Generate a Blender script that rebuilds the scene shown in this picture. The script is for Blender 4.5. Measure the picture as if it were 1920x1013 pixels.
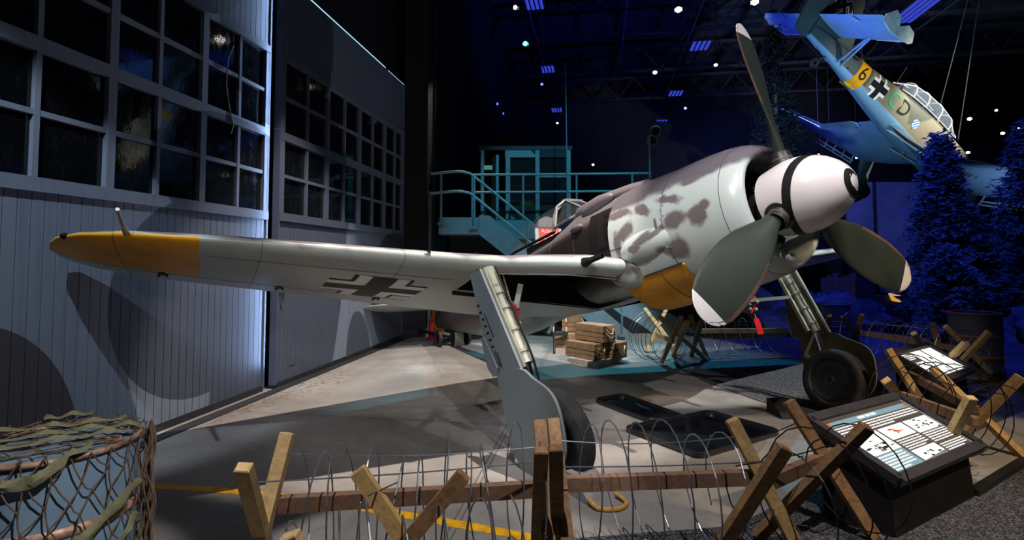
import bpy, math, random
from mathutils import Vector, Matrix
random.seed(7)
for o in list(bpy.data.objects): bpy.data.objects.remove(o)
SC = bpy.context.scene
COL = SC.collection
R = math.radians
# ------------------------------------------------------------------ camera
F_PX, CY, CPITCH, CAM_H = 1005.0, 440.0, 0.0485, 1.665
cam_d = bpy.data.cameras.new('camera'); cam = bpy.data.objects.new('camera', cam_d); COL.objects.link(cam)
cam_d.sensor_width = 36.0; cam_d.lens = 36.0 * F_PX / 1920; cam_d.shift_y = -(506.5 - CY) / 1920
cam_d.clip_start = 0.05; cam_d.clip_end = 200
cam.location = (0, 0, CAM_H); cam.rotation_euler = (math.pi / 2 + CPITCH, 0, 0)
SC.camera = cam
# ------------------------------------------------------------------ world, exposure
W = bpy.data.worlds.new('world'); SC.world = W; W.use_nodes = True
W.node_tree.nodes['Background'].inputs[0].default_value = (0.14, 0.15, 0.19, 1)
W.node_tree.nodes['Background'].inputs[1].default_value = 0.085
vs = SC.view_settings; vs.view_transform = 'Standard'; vs.look = 'None'; vs.gamma = 1; vs.exposure = 0.0; vs.use_curve_mapping = False

def spot(name, loc, target, power, color, angle=40, blend=0.3, radius=0.06):
    l = bpy.data.lights.new(name, 'SPOT'); l.energy = power; l.color = color
    l.spot_size = R(angle); l.spot_blend = blend; l.shadow_soft_size = radius
    o = bpy.data.objects.new(name, l); COL.objects.link(o); o.location = loc
    o.rotation_euler = (Vector(target) - Vector(loc)).to_track_quat('-Z', 'Y').to_euler()
    return o
WARM = (1.0, 0.86, 0.74); NEUT = (1.0, 0.95, 0.93); COOL = (0.78, 0.88, 1.0); TEAL = (0.05, 0.62, 0.85); BLUE = (0.03, 0.06, 1.0)
# hall spots: placed for the lit areas; several are added fills with no fixture
spot('key_overhead', (-0.3, 5.2, 9.2), (-1.0, 7.2, 0), 5000, WARM, 44, 0.25, 0.04)
spot('key_front_door', (-2.1, 0.1, 6.0), (-3.6, 4.85, 1.0), 1050, (0.76, 0.87, 1.0), 25, 0.5, 0.03)
spot('door_far', (0.8, 2.0, 7.0), (-2.7, 9.0, 0.3), 700, (0.72, 0.84, 1.0), 28, 0.5, 0.03)
spot('key_front_wing', (1.4, -2.0, 5.6), (-0.2, 4.6, 1.5), 900, NEUT, 30, 0.6, 0.04)
spot('wing_front', (-0.6, -0.8, 3.4), (-1.7, 4.0, 1.6), 300, NEUT, 34, 0.8, 0.05)
spot('nose_key', (4.6, 0.6, 7.6), (1.9, 5.2, 2.2), 1050, NEUT, 32, 0.6, 0.08)
spot('nose_side', (-1.6, 0.2, 6.6), (1.9, 5.2, 2.1), 1200, NEUT, 30, 0.6, 0.08)
spot('crate_white', (5.6, 4.6, 9.6), (1.75, 9.3, 0), 4200, (0.95, 1.0, 0.98), 33, 0.15, 0.05)
spot('crate_teal', (4.2, 12.8, 9.0), (1.7, 8.0, 0), 2300, TEAL, 36, 0.25, 0.08)
spot('gear_light', (-2.6, 1.4, 5.2), (0.3, 4.9, 0.9), 430, COOL, 22, 0.6, 0.05)
spot('barricade_white', (-0.5, 8.2, 7.6), (2.9, 9.0, 0.3), 1300, NEUT, 22, 0.4, 0.05)
spot('platform_teal', (2.6, 5.0, 9.6), (0.9, 12.0, 2.7), 1900, (0.07, 0.66, 0.9), 30, 0.4, 0.08)
spot('tail_white', (-1.2, 16.0, 9.0), (-1.4, 10.2, 0), 900, WARM, 32, 0.2, 0.05)
spot('stuka_white', (19.5, 12.0, 10.2), (14.6, 18.2, 6.9), 12000, NEUT, 32, 0.6, 0.1)
spot('stuka_side', (13.0, 8.0, 4.5), (12.6, 17.2, 7.4), 2600, (1.0, 0.97, 0.92), 44, 0.7, 0.1)
spot('stuka_blue', (4.5, 11.0, 2.5), (10.2, 16.8, 7.8), 2300, (0.40, 0.74, 1.0), 56, 0.7, 0.1)
spot('blue_trees', (5.6, 7.8, 6.5), (9.6, 11.0, 1.8), 1500, BLUE, 75, 0.5, 0.15)
spot('blue_back', (11.0, 17.0, 9.5), (14.0, 27.0, 4.0), 4200, (0.16, 0.24, 1.0), 80, 0.8, 0.2)
spot('blue_floor', (7.5, 13.0, 7.5), (7.2, 10.4, 0), 1300, BLUE, 62, 0.5, 0.1)
spot('warm_barricade', (6.4, 1.6, 6.0), (3.7, 4.2, 0.2), 1300, (1.0, 0.74, 0.46), 36, 0.3, 0.03)
spot('drum_light', (1.2, 0.2, 4.6), (-2.0, 2.4, 0.6), 900, NEUT, 15, 0.5, 0.03)
spot('stuka_wing', (12.6, 13.0, 1.6), (15.2, 15.6, 4.6), 500, (0.45, 0.65, 1.0), 50, 0.8, 0.1)
spot('floor_right', (0.6, 0.4, 8.0), (1.75, 4.5, 0), 1500, NEUT, 27, 0.3, 0.03)
spot('front_fill', (-0.2, 1.2, 6.4), (-0.4, 2.6, 0), 1150, NEUT, 23, 0.25, 0.03)
spot('roof_blue', (4.0, 14.0, 3.0), (7.0, 20.0, 12.5), 2600, (0.05, 0.08, 1.0), 110, 0.6, 0.3)
spot('roof_cool', (17.0, 13.0, 7.0), (17.0, 18.0, 12.5), 500, (0.35, 0.55, 1.0), 100, 0.7, 0.3)

la = bpy.data.lights.new('shadow_fill', 'AREA'); la.size = 7; la.energy = 25; la.color = (0.86, 0.92, 1.0)  # added overhead fill that lifts the shadows, no fixture behind it
lao = bpy.data.objects.new('shadow_fill', la); COL.objects.link(lao); lao.location = (0.5, 4.5, 10.2)

# ------------------------------------------------------------------ picture <-> place
_c, _s = math.cos(CPITCH), math.sin(CPITCH)
def ray(u, v):
    a = (u - 960) / F_PX; b = (CY - v) / F_PX
    return Vector((a, _c - _s * b, _s + _c * b))
def at(u, v, Y):
    d = ray(u, v); return Vector((0, 0, CAM_H)) + d * (Y / d.y)
def G(u, v, z=0.0):
    d = ray(u, v); return Vector((0, 0, CAM_H)) + d * ((z - CAM_H) / d.z)

# ------------------------------------------------------------------ materials
class NT:
    def __init__(s, name):
        s.m = bpy.data.materials.new(name); s.m.use_nodes = True; s.t = s.m.node_tree
        s.b = s.t.nodes['Principled BSDF']
    def n(s, typ, **kw):
        x = s.t.nodes.new(typ)
        for k, v in kw.items(): setattr(x, k, v)
        return x
    def put(s, sock, v):
        if hasattr(v, 'is_linked') or hasattr(v, 'links'): s.t.links.new(v, sock)
        else:
            if isinstance(v, (tuple, list)) and len(v) == 3 and sock.type == 'RGBA': v = (*v, 1)
            sock.default_value = v
    def math(s, op, a, b=0.0, clamp=False):
        x = s.n('ShaderNodeMath', operation=op, use_clamp=clamp); s.put(x.inputs[0], a); s.put(x.inputs[1], b); return x.outputs[0]
    def mix(s, f, a, b):
        x = s.n('ShaderNodeMix', data_type='RGBA'); s.put(x.inputs[0], f); s.put(x.inputs[6], a); s.put(x.inputs[7], b); return x.outputs[2]
    def noise(s, vec=None, scale=5, detail=3, rough=0.5, dist=0.0):
        x = s.n('ShaderNodeTexNoise'); x.inputs['Scale'].default_value = scale; x.inputs['Detail'].default_value = detail
        x.inputs['Roughness'].default_value = rough; x.inputs['Distortion'].default_value = dist
        if vec is not None: s.t.links.new(vec, x.inputs['Vector'])
        return x.outputs[0]
    def ramp(s, f, lo, hi):
        x = s.n('ShaderNodeMapRange'); x.inputs[1].default_value = lo; x.inputs[2].default_value = hi; s.put(x.inputs[0], f)
        x.interpolation_type = 'SMOOTHSTEP'; return x.outputs[0]
    def pos(s): return s.n('ShaderNodeNewGeometry').outputs['Position']
    def attr(s, name='bc'):
        x = s.n('ShaderNodeAttribute'); x.attribute_name = name; return x.outputs['Vector']
    def sep(s, v):
        x = s.n('ShaderNodeSeparateXYZ'); s.t.links.new(v, x.inputs[0]); return x.outputs
    def scalev(s, v, k):
        x = s.n('ShaderNodeVectorMath', operation='MULTIPLY'); s.t.links.new(v, x.inputs[0]); x.inputs[1].default_value = k; return x.outputs[0]
    def ell(s, x, y, cx, cy, rx, ry, a=0):
        """signed field of a rotated ellipse: below 0 inside"""
        dx = s.math('SUBTRACT', x, cx); dy = s.math('SUBTRACT', y, cy); c, sn = math.cos(a), math.sin(a)
        p = s.math('DIVIDE', s.math('ADD', s.math('MULTIPLY', dx, c), s.math('MULTIPLY', dy, sn)), rx)
        q = s.math('DIVIDE', s.math('SUBTRACT', s.math('MULTIPLY', dy, c), s.math('MULTIPLY', dx, sn)), ry)
        return s.math('SUBTRACT', s.math('SQRT', s.math('ADD', s.math('MULTIPLY', p, p), s.math('MULTIPLY', q, q))), 1.0)
    def bump(s, h, strength=0.3, dist=0.01):
        x = s.n('ShaderNodeBump'); x.inputs['Strength'].default_value = strength; x.inputs['Distance'].default_value = dist
        s.t.links.new(h, x.inputs['Height']); s.t.links.new(x.outputs[0], s.b.inputs['Normal'])
    def fin(s, col, rough=0.5, metal=0.0, spec=0.5):
        s.put(s.b.inputs['Base Color'], col); s.put(s.b.inputs['Roughness'], rough); s.b.inputs['Metallic'].default_value = metal
        s.b.inputs['Specular IOR Level'].default_value = spec; return s.m
def srgb(r, g, b):
    f = lambda c: ((c / 255 + 0.055) / 1.055) ** 2.4 if c > 10 else c / 255 / 12.92
    return (f(r), f(g), f(b))
def mat(name, col, rough=0.5, metal=0.0, var=0.15, scale=6, bump=0.0, bscale=40, spec=0.5, stretch=None, col2=None):
    n = NT(name); oc = n.n('ShaderNodeTexCoord').outputs['Object']
    if stretch: oc = n.scalev(oc, stretch)
    f = n.noise(oc, scale, 4, 0.6)
    c2 = col2 or tuple(c * (1 - var * 1.6) for c in col); c1 = col if col2 else tuple(min(1, c * (1 + var)) for c in col)
    n.fin(n.mix(n.ramp(f, 0.3, 0.7), c1, c2), rough, metal, spec)
    if bump: n.bump(n.noise(oc, bscale, 3), bump, 0.004)
    return n.m
def emit(name, col, strength):
    n = NT(name); n.fin((0, 0, 0), 0.6); n.b.inputs['Emission Color'].default_value = (*col, 1); n.b.inputs['Emission Strength'].default_value = strength; return n.m
def glass(name, tint=(1, 1, 1), rough=0.02, alpha=0.12):
    n = NT(name); n.fin(tint, rough, 0, 0.6); n.b.inputs['Alpha'].default_value = alpha; return n.m

# ------------------------------------------------------------------ mesh builder
class MB:
    def __init__(s, M=None): s.v = []; s.f = []; s.mi = []; s.M = M; s.at = {}
    def add(s, vs, fs, mi=0):
        b = len(s.v); s.v += [Vector(p) for p in vs]
        for f in fs: s.f.append([i + b for i in f]); s.mi.append(mi)
        return b
    def box(s, c, size, rot=None, mi=0):
        x, y, z = [k / 2 for k in size]; c = Vector(c)
        P = [Vector((a * x, b * y, d * z)) for a in (-1, 1) for b in (-1, 1) for d in (-1, 1)]
        if rot is not None: P = [rot @ p for p in P]
        s.add([p + c for p in P], [(0, 1, 3, 2), (4, 6, 7, 5), (0, 4, 5, 1), (2, 3, 7, 6), (0, 2, 6, 4), (1, 5, 7, 3)], mi); return s
    def bar(s, a, b, w, t, up=(0, 0, 1), mi=0, taper=1.0, ch=0.0):
        """beam from a to b, w wide across, t thick along up"""
        a, b = Vector(a), Vector(b); d = (b - a).normalized(); u = Vector(up)
        sd = d.cross(u)
        if sd.length < 1e-4: sd = d.cross(Vector((1, 0, 0)))
        sd.normalize(); u = sd.cross(d).normalized()
        st = [(a, 1.0), (b, taper)] if not ch else [(a, .8), (a + d * ch, 1), (b - d * ch, taper), (b, taper * .8)]
        V = []
        for p, k in st: V += [p + sd * (w / 2 * k * i) + u * (t / 2 * k * j) for i, j in ((-1, -1), (1, -1), (1, 1), (-1, 1))]
        F = [(3, 2, 1, 0)]; n = len(st)
        for r in range(n - 1): F += [(r * 4 + i, r * 4 + (i + 1) % 4, r * 4 + 4 + (i + 1) % 4, r * 4 + 4 + i) for i in range(4)]
        F.append(tuple((n - 1) * 4 + i for i in range(4))); s.add(V, F, mi); return s
    def tube(s, path, r, n=8, mi=0, cap=True, closed=False):
        P = [Vector(p) for p in path]; m = len(P); rr = r if isinstance(r, (list, tuple)) else [r] * m
        V = []; pu = None
        for i, p in enumerate(P):
            d = (P[(i + 1) % m] - P[i - 1]) if closed else (P[min(i + 1, m - 1)] - P[max(i - 1, 0)])
            d = d.normalized() if d.length > 1e-9 else Vector((0, 0, 1))
            if pu is None: pu = d.orthogonal().normalized()
            u = (pu - d * pu.dot(d)); u = u.normalized() if u.length > 1e-6 else d.orthogonal().normalized(); pu = u; w = d.cross(u)
            V += [p + (u * math.cos(2 * math.pi * k / n) + w * math.sin(2 * math.pi * k / n)) * rr[i] for k in range(n)]
        F = []
        for i in range(m if closed else m - 1):
            j = (i + 1) % m
            F += [(i * n + k, i * n + (k + 1) % n, j * n + (k + 1) % n, j * n + k) for k in range(n)]
        if cap and not closed: F += [tuple(range(n - 1, -1, -1)), tuple((m - 1) * n + k for k in range(n))]
        s.add(V, F, mi); return s
    def lathe(s, prof, c=(0, 0, 0), axis=(0, 0, 1), n=32, mi=0, a0=0, a1=2 * math.pi):
        ax = Vector(axis).normalized(); u = ax.orthogonal().normalized(); w = ax.cross(u); c = Vector(c); V = []
        full = abs(a1 - a0 - 2 * math.pi) < 1e-6; k = n if full else n + 1
        for h, r in prof:
            V += [c + ax * h + (u * math.cos(a0 + (a1 - a0) * i / n) + w * math.sin(a0 + (a1 - a0) * i / n)) * max(r, 1e-5) for i in range(k)]
        F = []
        for j in range(len(prof) - 1):
            F += [(j * k + i, j * k + (i + 1) % k, (j + 1) * k + (i + 1) % k, (j + 1) * k + i) for i in range(n)]
        s.add(V, F, mi); return s
    def loft(s, rings, mi=0, closed=True, cap=True):
        n = len(rings[0]); V = [p for r in rings for p in r]; F = []
        for j in range(len(rings) - 1):
            F += [(j * n + i, j * n + (i + 1) % n, (j + 1) * n + (i + 1) % n, (j + 1) * n + i) for i in range(n if closed else n - 1)]
        if cap: F += [tuple(range(n - 1, -1, -1)), tuple((len(rings) - 1) * n + i for i in range(n))]
        s.add(V, F, mi); return s
    def prism(s, pts, off, mi=0):
        """flat outline pts (3D) extruded by vector off"""
        n = len(pts); off = Vector(off); V = [Vector(p) for p in pts] + [Vector(p) + off for p in pts]
        s.add(V, [tuple(range(n - 1, -1, -1)), tuple(range(n, 2 * n))] + [(i, (i + 1) % n, n + (i + 1) % n, n + i) for i in range(n)], mi); return s
    def sphere(s, c, r, n=12, m=8, mi=0, rot=None):
        c = Vector(c); r = r if isinstance(r, (tuple, list)) else (r, r, r); V = []; F = []
        for j in range(m + 1):
            t = math.pi * j / m
            for i in range(n):
                p = Vector((r[0] * math.sin(t) * math.cos(2 * math.pi * i / n), r[1] * math.sin(t) * math.sin(2 * math.pi * i / n), r[2] * math.cos(t)))
                V.append(c + (rot @ p if rot is not None else p))
        for j in range(m): F += [(j * n + i, (j + 1) * n + i, (j + 1) * n + (i + 1) % n, j * n + (i + 1) % n) for i in range(n)]
        s.add(V, F, mi); return s
    def build(s, name, mats, parent=None, smooth=0, kind=None, label=None, cat=None, group=None, origin=None, bc=False):
        me = bpy.data.meshes.new(name); raw = s.v
        P = [s.M @ p for p in raw] if s.M is not None else raw
        if parent is not None: o0 = Vector(parent['_o'])
        elif origin is not None: o0 = Vector(origin)
        else:
            o0 = Vector(((min(p.x for p in P) + max(p.x for p in P)) / 2, (min(p.y for p in P) + max(p.y for p in P)) / 2, min(p.z for p in P)))
        me.from_pydata([tuple(p - o0) for p in P], [], [tuple(f) for f in s.f])
        for m in (mats if isinstance(mats, (list, tuple)) else [mats]): me.materials.append(m)
        me.polygons.foreach_set('material_index', s.mi)
        if bc or s.M is not None:
            a = me.attributes.new('bc', 'FLOAT_VECTOR', 'POINT'); a.data.foreach_set('vector', [c for p in raw for c in p])
        for k, vals in s.at.items():
            a = me.attributes.new(k, 'FLOAT', 'POINT'); a.data.foreach_set('value', vals)
        me.update()
        if smooth:
            me.polygons.foreach_set('use_smooth', [True] * len(me.polygons))
            try: me.set_sharp_from_angle(angle=R(smooth if smooth > 1 else 40))
            except Exception: pass
        o = bpy.data.objects.new(name, me); COL.objects.link(o)
        if parent is not None: o.parent = parent; o['_o'] = parent['_o']
        else: o.location = o0; o['_o'] = tuple(o0)
        tag(o, label, cat, group, kind)
        return o
def tag(o, label=None, cat=None, group=None, kind=None):
    if label: o['label'] = label
    if cat: o['category'] = cat
    if group: o['group'] = group
    if kind: o['kind'] = kind
    return o
def thing(name, loc, label=None, cat=None, group=None, kind=None):
    o = bpy.data.objects.new(name, None); COL.objects.link(o); o.location = loc; o['_o'] = tuple(loc); o.empty_display_size = 0.2
    return tag(o, label, cat, group, kind)
def clone(o, loc=None, parent=None):
    c = o.copy(); COL.objects.link(c); c.parent = parent
    if loc is not None: c.location = loc
    for ch in o.children: clone(ch, None, c)
    return c
def text_mesh(body, size=1.0):
    cu = bpy.data.curves.new('t', 'FONT'); cu.body = body; cu.size = size; cu.align_x = 'CENTER'; cu.align_y = 'CENTER'; cu.resolution_u = 3
    o = bpy.data.objects.new('t', cu); COL.objects.link(o)
    dg = bpy.context.evaluated_depsgraph_get(); me = o.evaluated_get(dg).to_mesh()
    V = [(v.co.x, v.co.y) for v in me.vertices]; Fc = [tuple(p.vertices) for p in me.polygons]
    o.evaluated_get(dg).to_mesh_clear(); bpy.data.objects.remove(o); bpy.data.curves.remove(cu)
    return V, Fc
def lerp(a, b, t): return a + (b - a) * t
def interp(tab, x):
    if x <= tab[0][0]: return tab[0][1]
    for (x0, y0), (x1, y1) in zip(tab, tab[1:]):
        if x <= x1: return lerp(y0, y1, (x - x0) / (x1 - x0))
    return tab[-1][1]
def smooth_path(P, k=6):
    P = [Vector(p) for p in P]; out = []
    for i in range(len(P) - 1):
        p0, p1, p2, p3 = P[max(i - 1, 0)], P[i], P[i + 1], P[min(i + 2, len(P) - 1)]
        for j in range(k):
            t = j / k
            out.append(0.5 * ((2 * p1) + (p2 - p0) * t + (2 * p0 - 5 * p1 + 4 * p2 - p3) * t * t + (3 * p1 - p0 - 3 * p2 + p3) * t ** 3))
    out.append(P[-1]); return out
# ================================================================== SETTING
WA = R(9.05); DV = Vector((math.sin(WA), math.cos(WA), 0)); NV = Vector((math.cos(WA), -math.sin(WA), 0))
def wp(s, off, z): return DV * s + NV * off + Vector((0, 0, z))
RW = Matrix.Rotation(-WA, 3, 'Z')          # local x = NV, local y = DV
# ---- floor
n = NT('concrete'); P = n.pos(); x, y, z = n.sep(P)
f1 = n.noise(P, 0.55, 6, 0.62, 0.6); f2 = n.noise(P, 9, 5, 0.7); f3 = n.noise(n.scalev(P, (0.6, 2.2, 1)), 2.3, 4, 0.6)
c = n.mix(n.ramp(f1, 0.35, 0.68), (0.30, 0.285, 0.27), (0.185, 0.17, 0.16)); c = n.mix(n.math('MULTIPLY', n.ramp(f2, 0.45, 0.75), 0.45), c, (0.13, 0.12, 0.115))
c = n.mix(n.math('MULTIPLY', n.ramp(f3, 0.6, 0.75), 0.35), c, (0.22, 0.16, 0.12))
sdir = n.math('ADD', n.math('MULTIPLY', x, DV.x), n.math('MULTIPLY', y, DV.y)); ndir = n.math('ADD', n.math('MULTIPLY', x, NV.x), n.math('MULTIPLY', y, NV.y))
def jline(n, q, per, off): 
    return n.math('LESS_THAN', n.math('ABSOLUTE', n.math('SUBTRACT', n.math('PINGPONG', n.math('ADD', q, off), per), 0.02)), 0.006)
j = n.math('MAXIMUM', jline(n, sdir, 2.9, 0.35), jline(n, ndir, 2.4, 0.9))
c = n.mix(n.math('MULTIPLY', j, 0.7), c, (0.05, 0.045, 0.04))
n.fin(c, n.math('ADD', n.math('MULTIPLY', f1, 0.35), 0.38), 0, 0.4); n.bump(f2, 0.18, 0.004); CONC = n.m
n = NT('carpet'); P = n.pos(); f = n.noise(P, 75, 2, 0.8); g = n.noise(P, 3, 3)
n.fin(n.mix(n.ramp(f, 0.42, 0.64), (0.018, 0.019, 0.024), (0.15, 0.15, 0.165)), 0.95, 0, 0.1); n.bump(f, 0.6, 0.006); CARPET = n.m
mb = MB(); mb.add([(-9, -9, 0), (26, -9, 0), (26, 34, 0), (-9, 34, 0)], [(0, 1, 2, 3)]); mb.build('floor', CONC, kind='structure')
mb = MB(); pts = [G(1252, 640), G(1268, 690), G(1330, 720), G(1420, 752), G(1500, 775), G(1590, 815), G(1500, 925), G(1380, 988), G(1065, 1012)]
pts = [Vector((p.x, p.y, 0)) for p in pts] + [Vector((0.2, 2.9, 0)), Vector((0.2, -9, 0)), Vector((26, -9, 0)), Vector((26, 30, 0)), Vector((pts[0].x + 2.0, 30, 0))]
mb.prism(pts, (0, 0, 0.006)); mb.build('floor_carpet', CARPET, kind='structure')
BLACK = mat('black_edge', (0.008, 0.008, 0.009), 0.5)
# raised grey boards right of the lectern with a black edge strip
mb = MB(); q = [G(1826, 931), G(1960, 846), G(1960, 760), G(1800, 830)]; mb.prism([Vector((p.x, p.y, 0.006)) for p in q], (0, 0, 0.03))
pb = mb.build('floor_platform', CONC, kind='structure')
mb = MB(); mb.bar(Vector((q[0].x, q[0].y, 0.025)), Vector((q[1].x, q[1].y, 0.025)), 0.06, 0.05); mb.build('edge_strip', BLACK, pb)
# yellow guide line
YEL = mat('floor_yellow', srgb(232, 172, 20), 0.6, var=0.2, scale=14)
cl = smooth_path([Vector((G(u, v).x, G(u, v).y, 0.002)) for u, v in [(60, 905), (280, 912), (440, 922), (640, 947), (820, 977), (1000, 1010), (1120, 1040)]], 5)
mb = MB(); V = []; Fc = []
for i, p in enumerate(cl):
    d = (cl[min(i + 1, len(cl) - 1)] - cl[max(i - 1, 0)]).normalized(); s_ = Vector((-d.y, d.x, 0)) * 0.045; V += [p - s_, p + s_]
    if i: Fc.append((2 * i - 2, 2 * i - 1, 2 * i + 1, 2 * i))
mb.add(V, Fc); mb.build('trim_1', YEL, kind='structure', label='yellow painted guide line curving across the concrete floor')

# ---- hangar doors
def door_paint(name, rough=0.55):
    n = NT(name); P = n.pos(); x, y, z = n.sep(P)
    s = n.math('ADD', n.math('MULTIPLY', x, DV.x), n.math('MULTIPLY', y, DV.y))
    w = n.math('MULTIPLY', n.math('SUBTRACT', n.noise(P, 0.9, 2), 0.5), 0.25)
    light = srgb(122, 133, 150); dark = srgb(74, 81, 97); brown = srgb(70, 67, 74)
    e1 = n.math('ADD', n.ell(s, z, 5.28, 1.3, 1.19, 1.08, 0.25), 0.0)
    e2 = n.ell(s, z, 5.9, 2.6, 1.42, 0.75, -0.1)
    e3 = n.ell(s, z, 6.9, 1.1, 1.35, 3.2, -0.25)
    e3b = n.ell(s, z, 6.6, 4.9, 1.25, 1.5, -0.3)
    e4 = n.ell(s, z, 10.6, 1.0, 1.15, 1.25, 0.3)
    e7 = n.ell(s, z, 9.0, -0.2, 0.5, 1.0, 0.2)
    dk = n.math('MINIMUM', n.math('MINIMUM', n.math('MINIMUM', e1, e2), n.math('MINIMUM', e3, e3b)), n.math('MINIMUM', e4, e7))
    c = n.mix(n.ramp(dk, -0.004, 0.004), dark, light)
    br = n.math('MINIMUM', n.ell(s, z, 3.05, 0.15, 0.82, 1.08, 0.1), n.ell(s, z, 4.9, 5.3, 1.0, 0.95, 0.2))
    c = n.mix(n.ramp(br, -0.004, 0.004), brown, c)
    st = n.noise(n.scalev(P, (9, 9, 0.35)), 2.2, 4, 0.6)
    c = n.mix(n.math('MULTIPLY', n.ramp(st, 0.45, 0.8), 0.28), c, srgb(60, 66, 78))
    n.fin(c, rough, 0, 0.35); return n.m
DPAINT = door_paint('door_camouflage')
n = NT('door_pane'); P = n.pos(); f = n.noise(P, 2.4, 5, 0.7); g = n.noise(n.scalev(P, (3, 3, 1)), 5, 5, 0.75)
n.fin(n.mix(n.math('MULTIPLY', n.ramp(g, 0.5, 0.85), 0.5), (0.004, 0.005, 0.006), (0.03, 0.032, 0.036)), n.math('ADD', n.math('MULTIPLY', n.ramp(g, 0.45, 0.85), 0.20), 0.035), 0, 0.6); n.bump(f, 0.05, 0.02); PANE = n.m
DARKM = mat('dark_steel', srgb(38, 40, 44), 0.55)
OFF1, OFF2 = -4.234, -4.148
def hangar_door(name, off, s0, s1, zt, thick, thin, board, label):
    root = thing(name, wp((s0 + s1) / 2, off, 0), kind='structure', label=label)
    o0 = Vector(root['_o'])
    def bx(nm, sa, sb, za, zb, oa, ob, m=DPAINT, parent=root):
        return MB().box(wp((sa + sb) / 2, off + (oa + ob) / 2, (za + zb) / 2), (ob - oa, sb - sa, zb - za), RW).build(nm, m, parent)
    bx('backing', s0, s1, 0.05, zt, -0.075, -0.045, DARKM)
    bx('bottom_rail', s0, s1, 0.0, 0.075, -0.07, 0.012, DARKM)
    bx('end_post', s1 - 0.02, s1 + 0.012, 0.05, zt, -0.075, 0.02)
    bx('end_post', s0 - 0.012, s0 + 0.02, 0.05, zt, -0.075, 0.02)
    bx('sill_rail', s0, s1, 2.19, 2.30, -0.05, 0.035)
    bx('mid_rail', s0, s1, 3.275, 3.385, -0.05, 0.022)
    bx('head_rail', s0, s1, 4.38, 4.47, -0.05, 0.028)
    edges = sorted(thick + thin + [s0, s1])
    for t in thick: bx('stile', t - 0.042, t + 0.042, 2.30, 4.38, -0.05, 0.018)
    for t in thin: bx('muntin', t - 0.022, t + 0.022, 2.30, 4.38, -0.05, 0.010)
    for a, b in zip(edges, edges[1:]):
        for zz in (2.80, 3.87): bx('glazing_bar', a, b, zz - 0.022, zz + 0.022, -0.05, 0.006)
        for za, zb in ((2.30, 2.80), (2.80, 3.275), (3.385, 3.87), (3.87, 4.38)):
            bx('pane', a + 0.018, b - 0.018, za + 0.012, zb - 0.012, -0.038, -0.028, PANE)
    for za, zb in ((0.075, 2.19), (4.47, zt)):
        src = None; k = int((s1 - s0) / board)
        for i in range(k):
            sc = s0 + (i + 0.5) * (s1 - s0) / k; p = wp(sc, off - 0.022, (za + zb) / 2)
            if src is None:
                src = MB().box(p, (0.045, (s1 - s0) / k - 0.007, zb - za), RW).build('board', DPAINT, root)
                base = Vector(p)
            else:
                c_ = src.copy(); COL.objects.link(c_); c_.parent = root; c_.location = Vector(p) - base
    return root
d1 = hangar_door('door_1', OFF1, 2.02, 6.335, 5.55, [2.93, 4.06, 5.17, 6.29], [2.38, 3.43, 4.58, 5.76], 0.1, 'camouflage painted hangar door leaf nearest the netted drum')
d2 = hangar_door('door_2', OFF2, 6.46, 11.03, 5.5, [6.52, 7.73, 8.87, 10.0, 10.98], [7.15, 8.31, 9.44, 10.56], 0.095, 'camouflage painted hangar door leaf farther back beside the dark partition')
mb = MB(); mb.box(wp(6.50, -4.02, 1.62), (0.05, 0.16, 0.05), RW); mb.tube([wp(6.46, -4.0, 1.60), wp(6.48, -3.98, 1.5), wp(6.52, -4.0, 1.42)], 0.012); mb.box(wp(6.54, -4.03, 1.55), (0.04, 0.03, 0.16), RW)
mb.build('latch', mat('galvanised', srgb(150, 152, 155), 0.4, 0.8), d2)
mb = MB(); mb.box(wp(6.85, OFF2 + 0.006, 0.3), (0.012, 0.13, 0.12), RW); mb.build('access_plate', DPAINT, d2)
mb = MB(); mb.tube([wp(5.62, OFF1 + 0.012, 4.2), wp(5.52, OFF1 + 0.02, 4.0), wp(5.50, OFF1 + 0.02, 3.7), wp(5.56, OFF1 + 0.02, 3.45), wp(5.63, OFF1 + 0.03, 3.25), wp(5.6, OFF1 + 0.02, 3.15)], 0.007, 6); mb.build('loose_cord', mat('cord_grey', srgb(130, 128, 125), 0.7), d1)
# floor track under the doors
mb = MB(); mb.box(wp(6.5, -4.07, 0.006), (0.14, 9.2, 0.012), RW); mb.build('trim_2', DARKM, kind='structure', label='dark steel floor track along the hangar doors')
# daylight slips in through the overlap of the two leaves and over the top of the far leaf
l = bpy.data.lights.new('door_gap_daylight', 'AREA'); l.shape = 'RECTANGLE'; l.size = 0.012; l.size_y = 5.2; l.energy = 15; l.spread = R(95); l.color = (0.42, 0.62, 1.0)
lo = bpy.data.objects.new('door_gap_daylight', l); COL.objects.link(lo); lo.location = wp(6.44, -4.115, 2.9)
zax = (DV * 1.0 + NV * 0.45).normalized(); xax = Vector((0, 0, 1)).cross(zax).normalized(); yax = zax.cross(xax)
lo.rotation_euler = Matrix((xax, yax, zax)).transposed().to_euler()
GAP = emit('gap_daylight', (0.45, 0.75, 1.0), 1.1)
mb = MB(); mb.box(wp(8.55, -4.16, 5.515), (0.02, 2.9, 0.02), RW); mb.box(wp(10.6, -4.16, 5.512), (0.015, 0.9, 0.008), RW); mb.build('trim_3', GAP, kind='structure', label='thin line of daylight over the far hangar door')
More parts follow.
